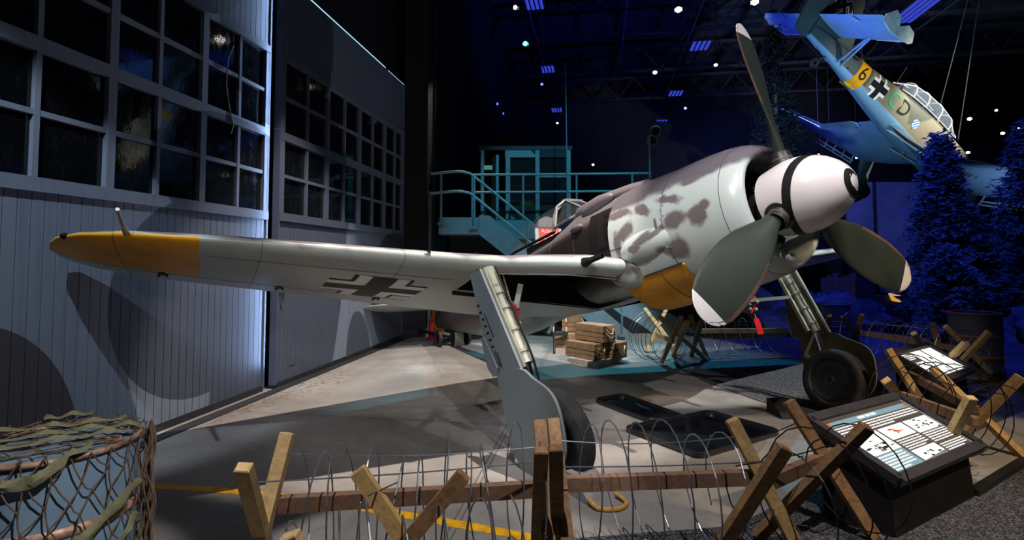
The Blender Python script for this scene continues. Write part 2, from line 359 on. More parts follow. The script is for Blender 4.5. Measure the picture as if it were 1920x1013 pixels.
# ---- walls, partition
DWALL = mat('dark_wall', (0.010, 0.011, 0.014), 0.85, var=0.2, scale=0.8)
mb = MB(); mb.box(wp(12, -4.42, 6.25), (0.12, 44, 12.5), RW); mb.build('wall_left', DWALL, kind='structure')
mb = MB(); mb.box((11, 33, 6.25), (36, 0.2, 12.5)); mb.build('wall_back', DWALL, kind='structure')
mb = MB(); mb.box((26, 12, 6.25), (0.2, 42, 12.5)); mb.build('wall_right', DWALL, kind='structure')
a, b = Vector((-2.36, 11.62, 0)), Vector((-1.88, 11.82, 0))
mb = MB(); mb.prism([a, b, b + Vector((-0.3, 1.6, 0)), a + Vector((-0.3, 1.6, 0))], (0, 0, 12.4)); pt_ = mb.build('wall_partition', mat('black_curtain', (0.006, 0.0065, 0.008), 0.75), kind='structure')
GREYG = mat('partition_edge', srgb(92, 108, 108), 0.6)
mb = MB(); mb.box((-1.80, 11.86, 1.6), (0.11, 0.06, 3.2)); mb.build('edge_post', GREYG, pt_)
mb = MB(); mb.tube([(-1.74, 11.8, 0), (-1.74, 11.8, 12.3)], 0.03, 8); mb.build('conduit', BLACK, pt_)
# ---- roof
ROOF = mat('roof_sheet', (0.030, 0.032, 0.04), 0.7, var=0.2, scale=2); BEAM = mat('roof_beam', (0.012, 0.012, 0.015), 0.6)
ZC = 12.5
mb = MB(); mb.box((8.5, 12.5, ZC + 0.1), (36, 44, 0.2)); ceil = mb.build('ceiling', ROOF, kind='structure')
for i, off in enumerate((-2.6, -0.8, 1.0, 2.8, 4.6, 6.4, 8.2, 10.0, 11.8, 13.6, 15.4)):
    mb = MB(); mb.box(wp(16, off, ZC - 0.16), (0.14, 34, 0.3), RW); mb.build('purlin', BEAM, ceil)
for i, s in enumerate((8, 12.5, 17, 21.5, 26, 30.5)):
    mb = MB(); mb.box(wp(s, 8, ZC - 0.55), (26, 0.22, 0.16), RW); mb.box(wp(s, 8, ZC - 1.75), (26, 0.18, 0.14), RW)
    for k in range(14):
        o1 = -4.2 + k * 1.8; mb.bar(wp(s, o1, ZC - 1.7), wp(s, o1 + 0.9, ZC - 0.55), 0.07, 0.07); mb.bar(wp(s, o1 + 0.9, ZC - 0.55), wp(s, o1 + 1.8, ZC - 1.7), 0.07, 0.07)
    mb.build('truss', BEAM, ceil)
for off in (-2.3, 1.05, 3.6, 6.9, 12.0):
    mb = MB(); mb.tube([wp(4, off, ZC - 2.1), wp(30, off, ZC - 2.1)], 0.03, 6); mb.build('lighting_track', mat('track_paint', (0.05, 0.05, 0.07), 0.4), ceil)
# blue louvred ceiling lights
LOUV = emit('blue_louvre_light', (0.045, 0.07, 0.75), 0.75)
for i, (u, v, w_, h_, lab) in enumerate([(1002, 8, .62, .8, 'blue louvred ceiling light above the teal spotlight at the top edge'), (1027, 131, .62, .8, 'blue louvred ceiling light second along the left row'), (1044, 207, .62, .8, 'small blue louvred ceiling light third along the left row'),
        (1057, 258, .62, .8, 'faint blue louvred ceiling light just above the control booth'), (1313, 87, .75, .9, 'blue louvred ceiling light left of the upright propeller blade'), (1267, 176, .7, .8, 'blue louvred ceiling light second along the right row'), (1240, 229, .7, .8, 'blue louvred ceiling light behind the twin ring lamp'), (1720, 18, .8, 2.2, 'long blue louvred ceiling light above the tailplane of the hanging dive bomber')]):
    p = G(u, v, ZC - 2.2); root = thing('ceiling_light', p, lab, 'ceiling light', 'blue louvred ceiling lights')
    MB().box(p + Vector((0, 0, 0.06)), (w_ + 0.08, h_ + 0.08, 0.06), RW).build('housing', BEAM, root)
    for k in range(4):
        MB().box(p + RW @ Vector(((k - 1.5) * w_ / 4, 0, 0.02)), (w_ / 4 * 0.62, h_, 0.03), RW).build('tube', LOUV, root)
    MB().tube([p + Vector((0, 0, 0.08)), Vector((p.x, p.y, ZC - 0.02))], 0.012, 5).build('hanger', BEAM, root)

# ---- mezzanine: stairs, deck, rails, booth
TEALP = mat('teal_rail', srgb(120, 150, 158), 0.45, 0.2, var=0.08)
def plat_paint(name):
    n = NT(name); P = n.pos(); x, y, z = n.sep(P)
    li = srgb(128, 146, 156); dk = srgb(34, 38, 44)
    wv = n.math('SINE', n.math('ADD', n.math('MULTIPLY', x, 2.1), n.math('MULTIPLY', z, 3.3)))
    nz = n.noise(P, 0.55, 1)
    st = n.math('ADD', wv, n.math('MULTIPLY', n.math('SUBTRACT', nz, 0.5), 2.2))
    n.fin(n.mix(n.ramp(st, 0.38, 0.42), dk, li), 0.55, 0, 0.3); return n.m
PP = plat_paint('mezzanine_camouflage'); STR = mat('stringer_blue_grey', srgb(126, 142, 152), 0.5, var=0.06)
mz = thing('mezzanine', (2.0, 12.6, 0), 'camouflage painted raised walkway with pipe rails behind the fighter', 'walkway', kind='structure')
MB().box((2.3, 13.6, 2.52), (7.6, 3.2, 0.14)).build('deck', DARKM, mz)
MB().box((2.3, 12.02, 2.36), (7.4, 0.08, 0.42)).build('fascia', PP, mz)
MB().box((2.4, 12.4, 1.08), (7.6, 0.08, 2.15)).build('under_wall', PP, mz)
MB().box((-1.05, 11.70, 2.40), (1.0, 0.76, 0.36)).build('landing', STR, mz)
MB().box((2.05, 12.2, 1.1), (0.07, 0.07, 2.3)).build('post', TEALP, mz); MB().bar((2.05, 12.15, 1.95), (1.55, 12.15, 2.3), 0.06, 0.06).build('brace', TEALP, mz)
# stairs
sx0, sz0, sx1, sz1 = -0.60, 2.46, 2.5, 0.0
for yy in (11.30, 12.05):
    pl = [(sx0 - 0.1, yy, sz0 + 0.16), (sx0 + 0.12, yy, sz0 + 0.16), (sx1 + 0.1, yy, 0.06), (sx1 + 0.1, yy, 0), (sx1 - 0.42, yy, 0), (sx0 - 0.1, yy, sz0 - 0.24)]
    MB().prism(pl, (0, 0.05, 0)).build('stair_stringer', STR, mz)
for k in range(11):
    t = (k + 0.5) / 11; MB().box((lerp(sx0 + 0.1, sx1 - 0.15, t), 11.7, lerp(sz0, 0.12, t)), (0.27, 0.72, 0.035)).build('tread', DARKM, mz)
def rail_run(path, r=0.027): MB().tube(path, r, 8).build('handrail', TEALP, mz)
for dz in (0.0, -0.42):
    rail_run(smooth_path([(-1.72, 11.30, 3.50 + dz), (-1.2, 11.30, 3.55 + dz), (-0.95, 11.30, 3.52 + dz), (-0.72, 11.30, 3.38 + dz), (0.7, 11.30, 2.22 + dz), (2.35, 11.30, 0.92 + dz)], 4))
for x_, za, zb in ((-1.5, 2.45, 3.52), (-0.8, 2.36, 3.44), (0.33, 1.75, 2.52), (2.3, 0.1, 0.95)):
    MB().tube([(x_, 11.30, za), (x_, 11.30, zb)], 0.026, 8).build('rail_post', TEALP, mz); MB().box((x_, 11.30, za), (0.15, 0.1, 0.05)).build('rail_foot', STR, mz)
for zz in (3.60, 3.20): rail_run([(-0.92, 12.05, zz), (3.15, 12.05, zz + 0.04)])
for x_ in (-0.90, 0.25, 1.46, 2.72): MB().tube([(x_, 12.05, 2.5), (x_, 12.05, 3.61)], 0.026, 8).build('rail_post', TEALP, mz)
# booth
bt = thing('control_booth', (0.5, 13.6, 2.6), 'glazed control booth with teal frame on the raised walkway', 'booth')
BX0, BX1, BY0, BY1, BZ0, BZ1 = -0.75, 1.42, 13.0, 14.6, 2.59, 4.36
BG = glass('booth_glass', (0.02, 0.025, 0.03), 0.03, 0.5)
MB().box(((BX0 + BX1) / 2, (BY0 + BY1) / 2, BZ1 + 0.05), (BX1 - BX0 + 0.1, BY1 - BY0 + 0.1, 0.1)).build('roof', DARKM, bt)
MB().box(((BX0 + BX1) / 2, BY1, (BZ0 + BZ1) / 2), (BX1 - BX0, 0.06, BZ1 - BZ0)).build('rear_wall', mat('booth_inside', (0.05, 0.055, 0.05), 0.8), bt)
MB().box((0.68, BY0, BZ0 + 0.21), (1.46, 0.06, 0.42)).build('front_panel', PP, bt)
MB().box((0.63, BY0, BZ1 - 0.09), (1.60, 0.07, 0.18)).build('fascia', PP, bt)
for x_, w_ in ((-0.10, 0.11), (0.62, 0.10), (1.38, 0.10), (-0.72, 0.08)): MB().box((x_, BY0, (BZ0 + BZ1) / 2), (w_, 0.08, BZ1 - BZ0)).build('frame_post', STR, bt)
MB().box((1.0, BY0, 3.72), (0.7, 0.06, 0.06)).build('transom', STR, bt)
for xa, xb in ((-0.05, 0.57), (0.67, 1.33)): MB().box(((xa + xb) / 2, BY0 + 0.01, 3.6), (xb - xa, 0.012, 1.1)).build('pane', BG, bt)
MB().box((-0.42, BY0 + 0.18, 3.4), (0.07, 0.42, 1.7), Matrix.Rotation(R(18), 3, 'Z')).build('open_door', STR, bt)
MB().box((-0.58, BY0 - 0.03, 3.93), (0.2, 0.02, 0.1)).build('exit_sign', emit('exit_green', (0.15, 0.6, 0.45), 0.35), bt)
MB().box((0.9, BY0 + 0.4, 3.02), (1.0, 0.4, 0.04)).build('desk', STR, bt)
hv = NT('hi_vis'); hv.fin(srgb(150, 220, 20), 0.7); 
MB().sphere((0.42, BY0 + 0.3, 3.06), (0.24, 0.12, 0.09), 10, 6).build('high_visibility_vest', hv.m, smooth=40, label='bright green high visibility vest lying inside the booth window', cat='vest', origin=(0.42, BY0 + 0.3, 2.97))
# ================================================================== FIGHTER (nose at body origin = propeller hub; x forward, y port, z up)
HUB = Vector((2.3328, 4.4198, 2.1812)); FY, FP = 0.5144, 0.2377
bF = Vector((math.sin(FY) * math.cos(FP), -math.cos(FY) * math.cos(FP), math.sin(FP))); bL = Vector((0, 0, 1)).cross(bF).normalized(); bU = bF.cross(bL)
BM = Matrix(((bF.x, bL.x, bU.x, HUB.x), (bF.y, bL.y, bU.y, HUB.y), (bF.z, bL.z, bU.z, HUB.z), (0, 0, 0, 1)))
BI = BM.inverted(); CAMB = BI @ Vector((0, 0, CAM_H))
def bplane(u, v, nrm, d):
    r = BI.to_3x3() @ ray(u, v); nrm = Vector(nrm); return CAMB + r * ((d - nrm.dot(CAMB)) / nrm.dot(r))
fw = thing('fighter_plane', (HUB.x, HUB.y, 0), 'grey mottled single-engine fighter plane with white spinner and yellow wing tip', 'aircraft')
def fb(): return MB(BM)
GREY74 = srgb(104, 98, 106); GREY76 = srgb(186, 196, 194); BROWNG = srgb(112, 104, 106)
# --- paints
def fus_paint(name, mott=True):
    n = NT(name); b = n.attr('bc'); x, y, z = n.sep(b); nz = n.noise(b, 3.5, 3); w = n.math('MULTIPLY', n.math('SUBTRACT', nz, 0.5), 0.22)
    # top colour above a wavering line, pale sides
    zt = n.math('ADD', z, w)
    c = n.mix(n.ramp(zt, 0.30, 0.38), GREY76, GREY74)
    ax = n.math('ADD', x, n.math('MULTIPLY', w, 0.35)); az = n.math('ADD', z, n.math('MULTIPLY', w, 0.35))
    bl = [(-0.78, 0.22, .17, .045, -.35), (-1.12, 0.24, .13, .05, -.6), (-0.72, 0.02, .14, .065, -.15), (-0.92, -.03, .1, .035, .5), (-1.38, .08, .14, .07, .35), (-1.5, -.02, .06, .12, 0), (-0.47, -.02, .10, .085, 0), (-.40, .04, .06, .05, 0), (-0.76, -.22, .10, .09, .3), (-0.86, -.25, .14, .05, -.3), (-1.08, -.06, .13, .05, .3), (-1.2, -.12, .09, .04, 0), (-0.55, .33, .12, .04, 0), (-1.45, .3, .2, .05, -.1)]
    d = None
    for e in bl:
        q = n.ell(ax, az, *e); d = q if d is None else n.math('MINIMUM', d, q)
    c = n.mix(n.ramp(n.math('ADD', d, n.math('MULTIPLY', n.math('SUBTRACT', n.noise(b, 9, 2), 0.5), 1.3)), -0.35, 0.35), BROWNG, c)
    g = n.noise(b, 24, 4, 0.7); c = n.mix(n.math('MULTIPLY', n.ramp(g, 0.5, 0.8), 0.15), c, (0.2, 0.19, 0.19))
    n.fin(c, 0.26, 0.0, 0.5); n.bump(n.noise(b, 5, 2), 0.04, 0.01); return n.m
COWLP = fus_paint('cowl_mottle')
n = NT('fuselage_paint'); b = n.attr('bc'); x, y, z = n.sep(b); nz = n.noise(n.scalev(b, (1.2, 3, 3)), 3, 5, 0.65)
c = n.mix(n.ramp(n.math('ADD', z, n.math('MULTIPLY', nz, 0.3)), -0.32, -0.12), GREY76, srgb(92, 86, 88))
soot = n.math('MULTIPLY', n.ramp(x, -5.5, -2.2), n.math('SUBTRACT', 1.0, n.ramp(n.math('ABSOLUTE', n.math('SUBTRACT', z, 0.08)), 0.18, 0.50)))
c = n.mix(n.math('MULTIPLY', soot, n.math('ADD', n.math('MULTIPLY', nz, 0.8), 0.75), True), c, (0.016, 0.013, 0.012))
c = n.mix(n.ramp(n.math('ADD', z, n.math('MULTIPLY', nz, 0.1)), 0.40, 0.50), c, srgb(108, 102, 108))
n.fin(c, 0.42, 0, 0.5); FUSP = n.m
n = NT('wing_paint'); b = n.attr('bc'); x, y, z = n.sep(b); a = n.n('ShaderNodeAttribute'); a.attribute_name = 'cf'; cf = a.outputs['Fac']
wv = n.math('ADD', cf, n.math('MULTIPLY', n.math('SUBTRACT', n.noise(n.scalev(b, (0.3, 1.6, 0.3)), 2.2, 2), 0.5), 0.055))
g = n.noise(b, 7, 5, 0.7)
top = n.mix(n.ramp(n.noise(b, 1.1, 1), 0.48, 0.52), srgb(126, 120, 130), srgb(104, 100, 110))
bot = n.mix(n.math('MULTIPLY', n.ramp(g, 0.45, 0.8), 0.3), srgb(176, 184, 180), srgb(140, 142, 136))
c = n.mix(n.ramp(wv, -0.014, -0.002), top, bot)
n.fin(c, 0.36, 0, 0.5); n.bump(n.noise(b, 3, 2), 0.05, 0.01); WINGP = n.m
YELP = mat('yellow_paint', srgb(226, 158, 12), 0.42, var=0.1, scale=3); SPINW = mat('spinner_white', srgb(226, 218, 220), 0.26, var=0.03, scale=4); BLKP = mat('black_paint', (0.010, 0.0095, 0.010), 0.6, spec=0.2)
GUNM = mat('gun_metal', (0.03, 0.03, 0.032), 0.35, 0.7); BLADE = mat('blade_green', srgb(50, 57, 52), 0.38, var=0.08, scale=3, spec=0.35); TIPW = mat('blade_tip_white', srgb(225, 220, 222), 0.3, var=0.03); BRASS = mat('leading_edge_strip', srgb(128, 104, 92), 0.35, 0.5)
RLM02 = mat('gear_grey_green', srgb(150, 152, 138), 0.45, var=0.1); COVERP = mat('gear_cover_paint', srgb(128, 138, 142), 0.42, var=0.06, scale=2); WELL = mat('wheel_well_shade', srgb(34, 34, 32), 0.8, spec=0.2); CHROME = mat('oleo_chrome', (0.75, 0.76, 0.78), 0.12, 1.0, var=0.02)  # wheel-well grey is darkened to carry the shade inside the wells
LINE = mat('cover_shade_plate', srgb(74, 70, 60), .6); RUB = mat('tyre_rubber', (0.022, 0.022, 0.024), 0.72, var=0.3, scale=12); HUBM = mat('wheel_hub', (0.035, 0.034, 0.034), 0.45, 0.3); REDP = mat('red_tag', srgb(205, 22, 32), 0.5, var=0.08); SEAM = mat('panel_seam', (0.03, 0.028, 0.028), 0.6); RIV = mat('rivet', srgb(150, 148, 150), 0.3, 0.6)  # brown plate inside the gear covers, darkened for their unlit side
# --- cowl
def ring(x, r, cz=0.0, n_=48, ry=None): return [Vector((x, (ry or r) * math.sin(2 * math.pi * i / n_), cz + r * math.cos(2 * math.pi * i / n_))) for i in range(n_)]
cw = fb(); cw.loft([ring(x, r, 0) for x, r in [(-0.26, .588), (-0.34, .607), (-0.5, .628), (-0.75, .642), (-0.86, .645)]], cap=False); cw.build('cowl_front_ring', COWLP, fw, 40)
cr = fb(); cr.loft([ring(x, r) for x, r in [(-0.50, .42), (-0.22, .425), (-0.135, .437), (-0.10, .462), (-0.098, .49), (-0.12, .52), (-0.165, .55), (-0.21, .572), (-0.256, .587)]], cap=False); cr.build('cowl_lip', COWLP, fw, 60)
def sec(x, hw, zt, zb, n_=48, e=2.0, ws=None):
    out = []
    for i in range(n_):
        t = 2 * math.pi * i / n_; sy, cz = math.sin(t), math.cos(t); zc = (zt + zb) / 2; hh = (zt - zb) / 2
        out.append(Vector((x, hw * math.copysign(abs(sy) ** (2 / e), sy), zc + hh * math.copysign(abs(cz) ** (2 / e), cz))))
    return out
FS = [(-0.86, .645, .645, -.645, 2.0), (-1.2, .652, .672, -.655, 2.05), (-1.62, .648, .695, -.665, 2.1)]
cp = fb(); rg = [sec(*q[:4], e=q[4]) for q in FS]; cp.loft(rg, cap=False); cb = cp.build('cowl_side_panels', COWLP, fw, 40)
FB = [(-1.61, .585, .68, -.44, 2.15), (-2.0, .56, .70, -.46, 2.2), (-2.45, .54, .715, -.44, 2.2), (-2.7, .52, .66, -.44, 2.25), (-3.1, .50, .57, -.44, 2.3), (-3.7, .475, .56, -.48, 2.25), (-4.3, .44, .60, -.56, 2.2), (-4.9, .40, .60, -.60, 2.1), (-5.8, .32, .53, -.46, 2.0), (-6.8, .22, .45, -.27, 2.0), (-7.6, .13, .38, -.12, 2.0), (-8.1, .06, .33, -.02, 2.0)]
fu = fb(); fu.loft([sec(*q[:4], e=q[4]) for q in FB]); fuo = fu.build('fuselage', FUSP, fw, 40)
m_ = fb(); m_.add(sec(-1.612, .64, .685, -.655, e=2.1), [tuple(range(48))]); m_.build('firewall', BLKP, fw)
def fsurf(x, ang, off=0.0):
    """point on the fuselage/cowl side; ang from top towards starboard"""
    T = FS if x > -1.63 else FB; T = sorted(T); g = lambda k: interp([(q[0], q[k]) for q in T], x)
    hw, zt, zb, e = g(1), g(2), g(3), g(4); sy, cz = math.sin(ang), math.cos(ang)
    p = Vector((x, -hw * math.copysign(abs(sy) ** (2 / e), sy), (zt + zb) / 2 + (zt - zb) / 2 * math.copysign(abs(cz) ** (2 / e), cz)))
    d = Vector((0, p.y, p.z)); return p + d.normalized() * off
def seam(path, r=0.003, m=SEAM, parent=None, name='panel_seam'): 
    return fb().tube(path, r, 5).build(name, m, parent or cb)
seam([fsurf(-0.862, t * 2 * math.pi / 40, 0.001) for t in range(41)], 0.0035)
seam([Vector((-0.258, -.588 * math.sin(t * math.pi / 20), .588 * math.cos(t * math.pi / 20))) for t in range(41)], 0.003)
for s_ in (1, -1): seam([(lambda p: Vector((p.x, p.y * s_, p.z)))(fsurf(lerp(-0.90, -1.62, t / 10), R(lerp(97, 94, t / 10)), 0.001)) for t in range(11)], 0.004)
# cowl fasteners along the front seam
rv = [fsurf(-0.875, R(a), 0.002) for a in range(60, 140, 8)] + [fsurf(-0.838, R(a), 0.002) for a in range(64, 140, 9)]
for p in rv: fb().sphere(p, 0.006, 6, 4).build('rivet', RIV, cb)
fb().box(fsurf(-0.93, R(88), 0.004), (0.02, 0.02, 0.13)).build('latch', RIV, cb)
# bulges low on both cowl sides
for s_ in (-1, 1):
    m_ = fb(); m_.sphere((-1.16, s_ * 0.55, -0.10), (0.40, 0.17, 0.16), 24, 14, rot=Matrix.Rotation(R(-3), 3, 'Y')); m_.build('cowl_bulge', COWLP, fw, 60)
# yellow lower cowl
yl = fb(); A = []
for x in (-0.80, -1.1, -1.4, -1.62): A.append([fsurf(x, R(a), 0.006) for a in range(124, 237, 8)])
yl.loft(A, closed=False, cap=False); yo = yl.build('lower_cowl_panel', YELP, fw, 60, label='yellow lower cowling panel')
seam([fsurf(-1.1, R(a), 0.008) for a in range(126, 180, 6)], 0.003, SEAM, yo)
fb().bar(fsurf(-0.80, R(124), .01), fsurf(-0.86, R(136), .01), 0.02, 0.02).build('latch', YELP, yo)
fb().bar(fsurf(-0.82, R(123), .008), fsurf(-1.3, R(124), .008), 0.012, 0.014).build('hinge', SEAM, yo)
# gun cover hump and troughs on the deck
gc = fb(); gc.loft([sec(-1.35, .30, .70, .5), sec(-1.6, .36, .745, .48), sec(-2.1, .38, .80, .5), sec(-2.45, .36, .79, .5), sec(-2.62, .30, .70, .5)], cap=True); gc.build('gun_cover', FUSP, fw, 50)
for s_ in (-1, 1):
    fb().sphere((-2.02, s_ * 0.385, 0.60), (0.30, 0.07, 0.085), 14, 8, rot=Matrix.Rotation(R(-4), 3, 'Y')).build('gun_bulge', FUSP, fw, 60)
    fb().tube([(-1.3, s_ * .16, .675), (-1.75, s_ * .16, .735)], 0.02, 8).build('gun_barrel', GUNM, fw, 40)
    fb().sphere((-2.28, s_ * 0.515, 0.40), (0.12, 0.045, 0.05), 12, 8).build('shell_chute_blister', FUSP, fw, 60)
# exhaust recess with gill shutters behind the cowl
for s_ in (-1, 1):
    ex = fb(); q = lambda x, a, o: (lambda p: Vector((p.x, p.y * -s_, p.z)))(fsurf(x, R(a), o))
    ex.loft([[q(lerp(-1.635, -2.04, j / 6), lerp(56, 99, i / 8), 0.008) for i in range(9)] for j in range(7)], closed=False, cap=False); eo = ex.build('exhaust_panel', BLKP, fw, 60)
    for k in range(4):
        a = lerp(66, 94, k / 3); fb().tube([q(-1.635, a, -0.02), q(-1.68, a, -0.004), q(-1.72, a, -0.004)], 0.022, 8).build('exhaust_stub', GUNM, eo, 40)
    gp = fb(); gp.loft([[q(lerp(-1.74, -1.86, j / 3), lerp(62, 96, i / 8), 0.013) for i in range(9)] for j in range(4)], closed=False, cap=False); gp.build('cooling_flap', mat('soot_metal', srgb(40, 36, 34), 0.3), eo, 60)
# fuselage seams and markings
for x in (-2.36, -2.95): seam([fsurf(x, R(a), 0.002) for a in range(30, 110, 6)], 0.003, SEAM, fuo)
tri = fb(); p0, p1, p2 = fsurf(-2.34, R(66), 0.004), fsurf(-2.42, R(66), 0.004), fsurf(-2.40, R(60.5), 0.004); tri.prism([p0, p1, p2], (0, -0.002, 0)); tri.build('fuel_triangle', YELP, fuo)
# engine inside the cowl mouth
en = fb(); en.lathe([(-0.62, 0.42), (-0.60, 0.2), (-0.52, 0.19), (-0.40, 0.17), (-0.18, 0.13)], axis=(1, 0, 0), n=24); eng = en.build('engine_case', BLKP, fw, 40)
ALU = mat('engine_alloy', srgb(120, 116, 114), 0.4, 0.6)
for k in range(14):
    a = 2 * math.pi * k / 14; r0 = Vector((-0.42 if k % 2 else -0.5, -math.sin(a), math.cos(a))); c0 = Vector((r0.x, r0.y * 0.2, r0.z * 0.2)); c1 = Vector((r0.x, r0.y * 0.40, r0.z * 0.40))
    m_ = fb()
    for j in range(6): t = j / 5; m_.lathe([(-0.008, 0.05), (-0.008, 0.06), (0.008, 0.06), (0.008, 0.05)], c0.lerp(c1, t), (c1 - c0), 12)
    m_.tube([c0, c1], 0.048, 10); m_.build('engine_cylinder', BLKP, fw, 40)
for a, xx in ((250, -.25), (262, -.26), (275, -.24), (288, -.27), (300, -.25), (190, -.25), (210, -.26), (170, -.25)):
    a = R(360 - a); p = Vector((xx, -0.34 * math.sin(a), 0.34 * math.cos(a))); m_ = fb(); m_.lathe([(-0.06, 0.0), (-0.06, 0.03), (-0.01, 0.03), (0.0, 0.022), (0.03, 0.02), (0.035, 0)], p, (1, 0, 0), 10); m_.tube([p, p * 0.6 + Vector((-0.2, 0, 0))], 0.012, 6); m_.build('engine_fitting', ALU, fw, 40)
# --- spinner and propeller
sp = fb(); PR = [(-0.155, .255), (-0.15, .283), (-0.10, .292), (0.0, .308), (0.06, .314), (0.12, .312), (0.2, .297), (0.28, .268), (0.35, .228), (0.41, .176), (0.45, .128), (0.478, .08), (0.492, .04), (0.496, 0.0)]
def spr(x): return interp(PR[1:], x)
sp.lathe(PR, axis=(1, 0, 0), n=48); spo = sp.build('spinner', SPINW, fw, 60, label='glossy white spinner with black band and spiral nose')
# cut-outs around the blade roots are dark cuffs standing proud
PH = 0.0708; PRAD = 1.65
HX = [(-440, .495), (-360, .492), (-270, .482), (-180, .462), (-90, .395), (0, .275), (90, .140), (180, -.005), (270, -.145)]
SR = sorted(PR[1:])
def srad(x): return interp(SR, x)
sv = []; K = 140
for i in range(K + 1):
    ph = lerp(-430, 262, i / K); xc = interp(HX, ph); hwid = interp([(-430, .002), (-380, .007), (-300, .010), (-200, .014), (-90, .024), (0, .036), (262, .036)], ph); a = R(ph)
    for k in range(4):
        xx = max(-.15, min(.494, xc + lerp(-hwid, hwid, k / 3))); rr = srad(xx) + .003; sv.append(Vector((xx + .001, -rr * math.sin(a), rr * math.cos(a))))
st = fb(); st.add(sv, [(4 * i + k, 4 * i + k + 1, 4 * i + k + 5, 4 * i + k + 4) for i in range(K) for k in range(3)]); st.build('spiral_band', BLKP, spo, 60)
CH = [(0.13, .11), (0.2, .12), (0.28, .16), (0.36, .25), (0.46, .345), (0.58, .405), (0.7, .425), (0.8, .41), (0.88, .37), (0.93, .315), (0.965, .24), (0.985, .165), (0.996, .09), (1.0, .02)]
def blade_pt(a, r, c, side):
    """c: -0.5 trailing .. 0.5 leading; side: +1 front face, -1 back face"""
    er = Vector((0, -math.sin(a), math.cos(a))); et = Vector((0, -math.cos(a), -math.sin(a))); be = math.atan2(0.34, max(r, 0.16)); 
    ch = Vector((math.sin(be), 0, 0)) + et * math.cos(be); nn = Vector((math.cos(be), 0, 0)) - et * math.sin(be)
    w = interp([(q * PRAD, k) for q, k in CH], r); th = interp([(0.2, .11), (0.33, .1), (0.5, .075), (0.8, .042), (1.2, .026), (1.65, .010)], r)
    return er * r + ch * (c * w - 0.03 * math.sin(math.pi * min(1, r / PRAD))) + nn * (side * th * 0.5 * math.sqrt(max(0, 1 - (2 * c) ** 2)) * (1.15 - 0.3 * c)) 
for k in range(3):
    a = PH + k * 2 * math.pi / 3; rs = [q * PRAD for q, _ in CH]; rs = sorted(set(rs + [0.9 * PRAD, 0.64 * PRAD, 0.41 * PRAD]))
    cs = [math.cos(math.pi * i / 12) / 2 for i in range(13)]
    def bl_ring(r): return [blade_pt(a, r, c, 1) for c in cs] + [blade_pt(a, r, c, -1) for c in cs[-2:0:-1]]
    cut = 0.925 * PRAD
    m_ = fb(); m_.loft([bl_ring(r) for r in rs if r < cut] + [bl_ring(cut)]); bo = m_.build('propeller_blade', BLADE, fw, 50)
    m_ = fb(); m_.loft([bl_ring(cut)] + [bl_ring(r) for r in rs if r > cut]); m_.build('blade_tip', TIPW, bo, 50)
    m_ = fb(); E_ = []
    for r in [lerp(0.5, 0.985, i / 14) * PRAD for i in range(15)]:
        w = interp([(q * PRAD, kk) for q, kk in CH], r); cc = 0.5 - 0.028 / w
        E_.append([blade_pt(a, r, cc, 1.1), blade_pt(a, r, 0.49, 1.3), blade_pt(a, r, 0.5, 1) + (blade_pt(a, r, 0.5, 1) - blade_pt(a, r, 0.45, 0)) * 0.12, blade_pt(a, r, 0.49, -1.3), blade_pt(a, r, cc, -1.1)])
    m_.loft(E_, closed=False, cap=False); m_.build('leading_edge_strip', BRASS, bo, 50)
    er = Vector((0, -math.sin(a), math.cos(a)))
    m_ = fb(); m_.lathe([(0.26, .122), (0.305, .118), (0.31, .09), (0.33, .082), (0.40, .078)], axis=er, n=24); m_.build('blade_cuff', mat('cuff_dark', (0.02, 0.02, 0.02), 0.4), bo, 40)
    m_ = fb(); m_.lathe([(0.33, .086), (0.35, .086), (0.352, .08)], axis=er, n=24); m_.build('cuff_ring', ALU, bo, 40)
# --- wings
LEt = [(0.0, -1.46), (0.6, -1.40), (1.0, -1.40), (1.35, -1.50), (1.75, -1.68), (2.3, -1.76), (3.4, -1.83), (4.3, -1.89), (4.75, -1.97), (5.0, -2.08), (5.15, -2.22), (5.22, -2.38), (5.25, -2.55)]
TEt = [(0.0, -4.2), (1.2, -4.06), (2.5, -3.75), (3.7, -3.46), (4.5, -3.26), (4.75, -3.17), (5.0, -3.04), (5.15, -2.9), (5.22, -2.76), (5.25, -2.6)]
THt = [(0.0, .38), (1.0, .34), (1.75, .285), (3.4, .215), (4.3, .165), (4.75, .13), (5.0, .095), (5.15, .06), (5.22, .035), (5.25, .01)]
Z0, DIH = -0.335, math.tan(R(5.6))
CF = [0, .0025, .01, .025, .05, .085, .13, .2, .3, .42, .55, .68, .8, .9, 1.0]
def naca(c): return 5 * (0.2969 * math.sqrt(c) - 0.126 * c - 0.3516 * c * c + 0.2843 * c ** 3 - 0.1036 * c ** 4)
def wpt(s, y, c, side):
    le, te, th = interp(LEt, y), interp(TEt, y), interp(THt, y); ch = le - te
    inc = math.tan(R(2)) * (0.3 - c) * ch
    return Vector((le - c * ch, s * y, Z0 + DIH * y + inc + side * th * naca(c) * (1.12 if side > 0 else 0.88)))
YS = [0.0, 0.12, 0.30, 0.45, 0.6, 0.8, 1.0, 1.2, 1.4, 1.6, 1.75, 1.9, 2.05, 2.2, 2.6, 3.0, 3.4, 3.8, 4.27, 4.55, 4.75, 4.9, 5.0, 5.08, 5.15, 5.19, 5.22, 5.24, 5.25]
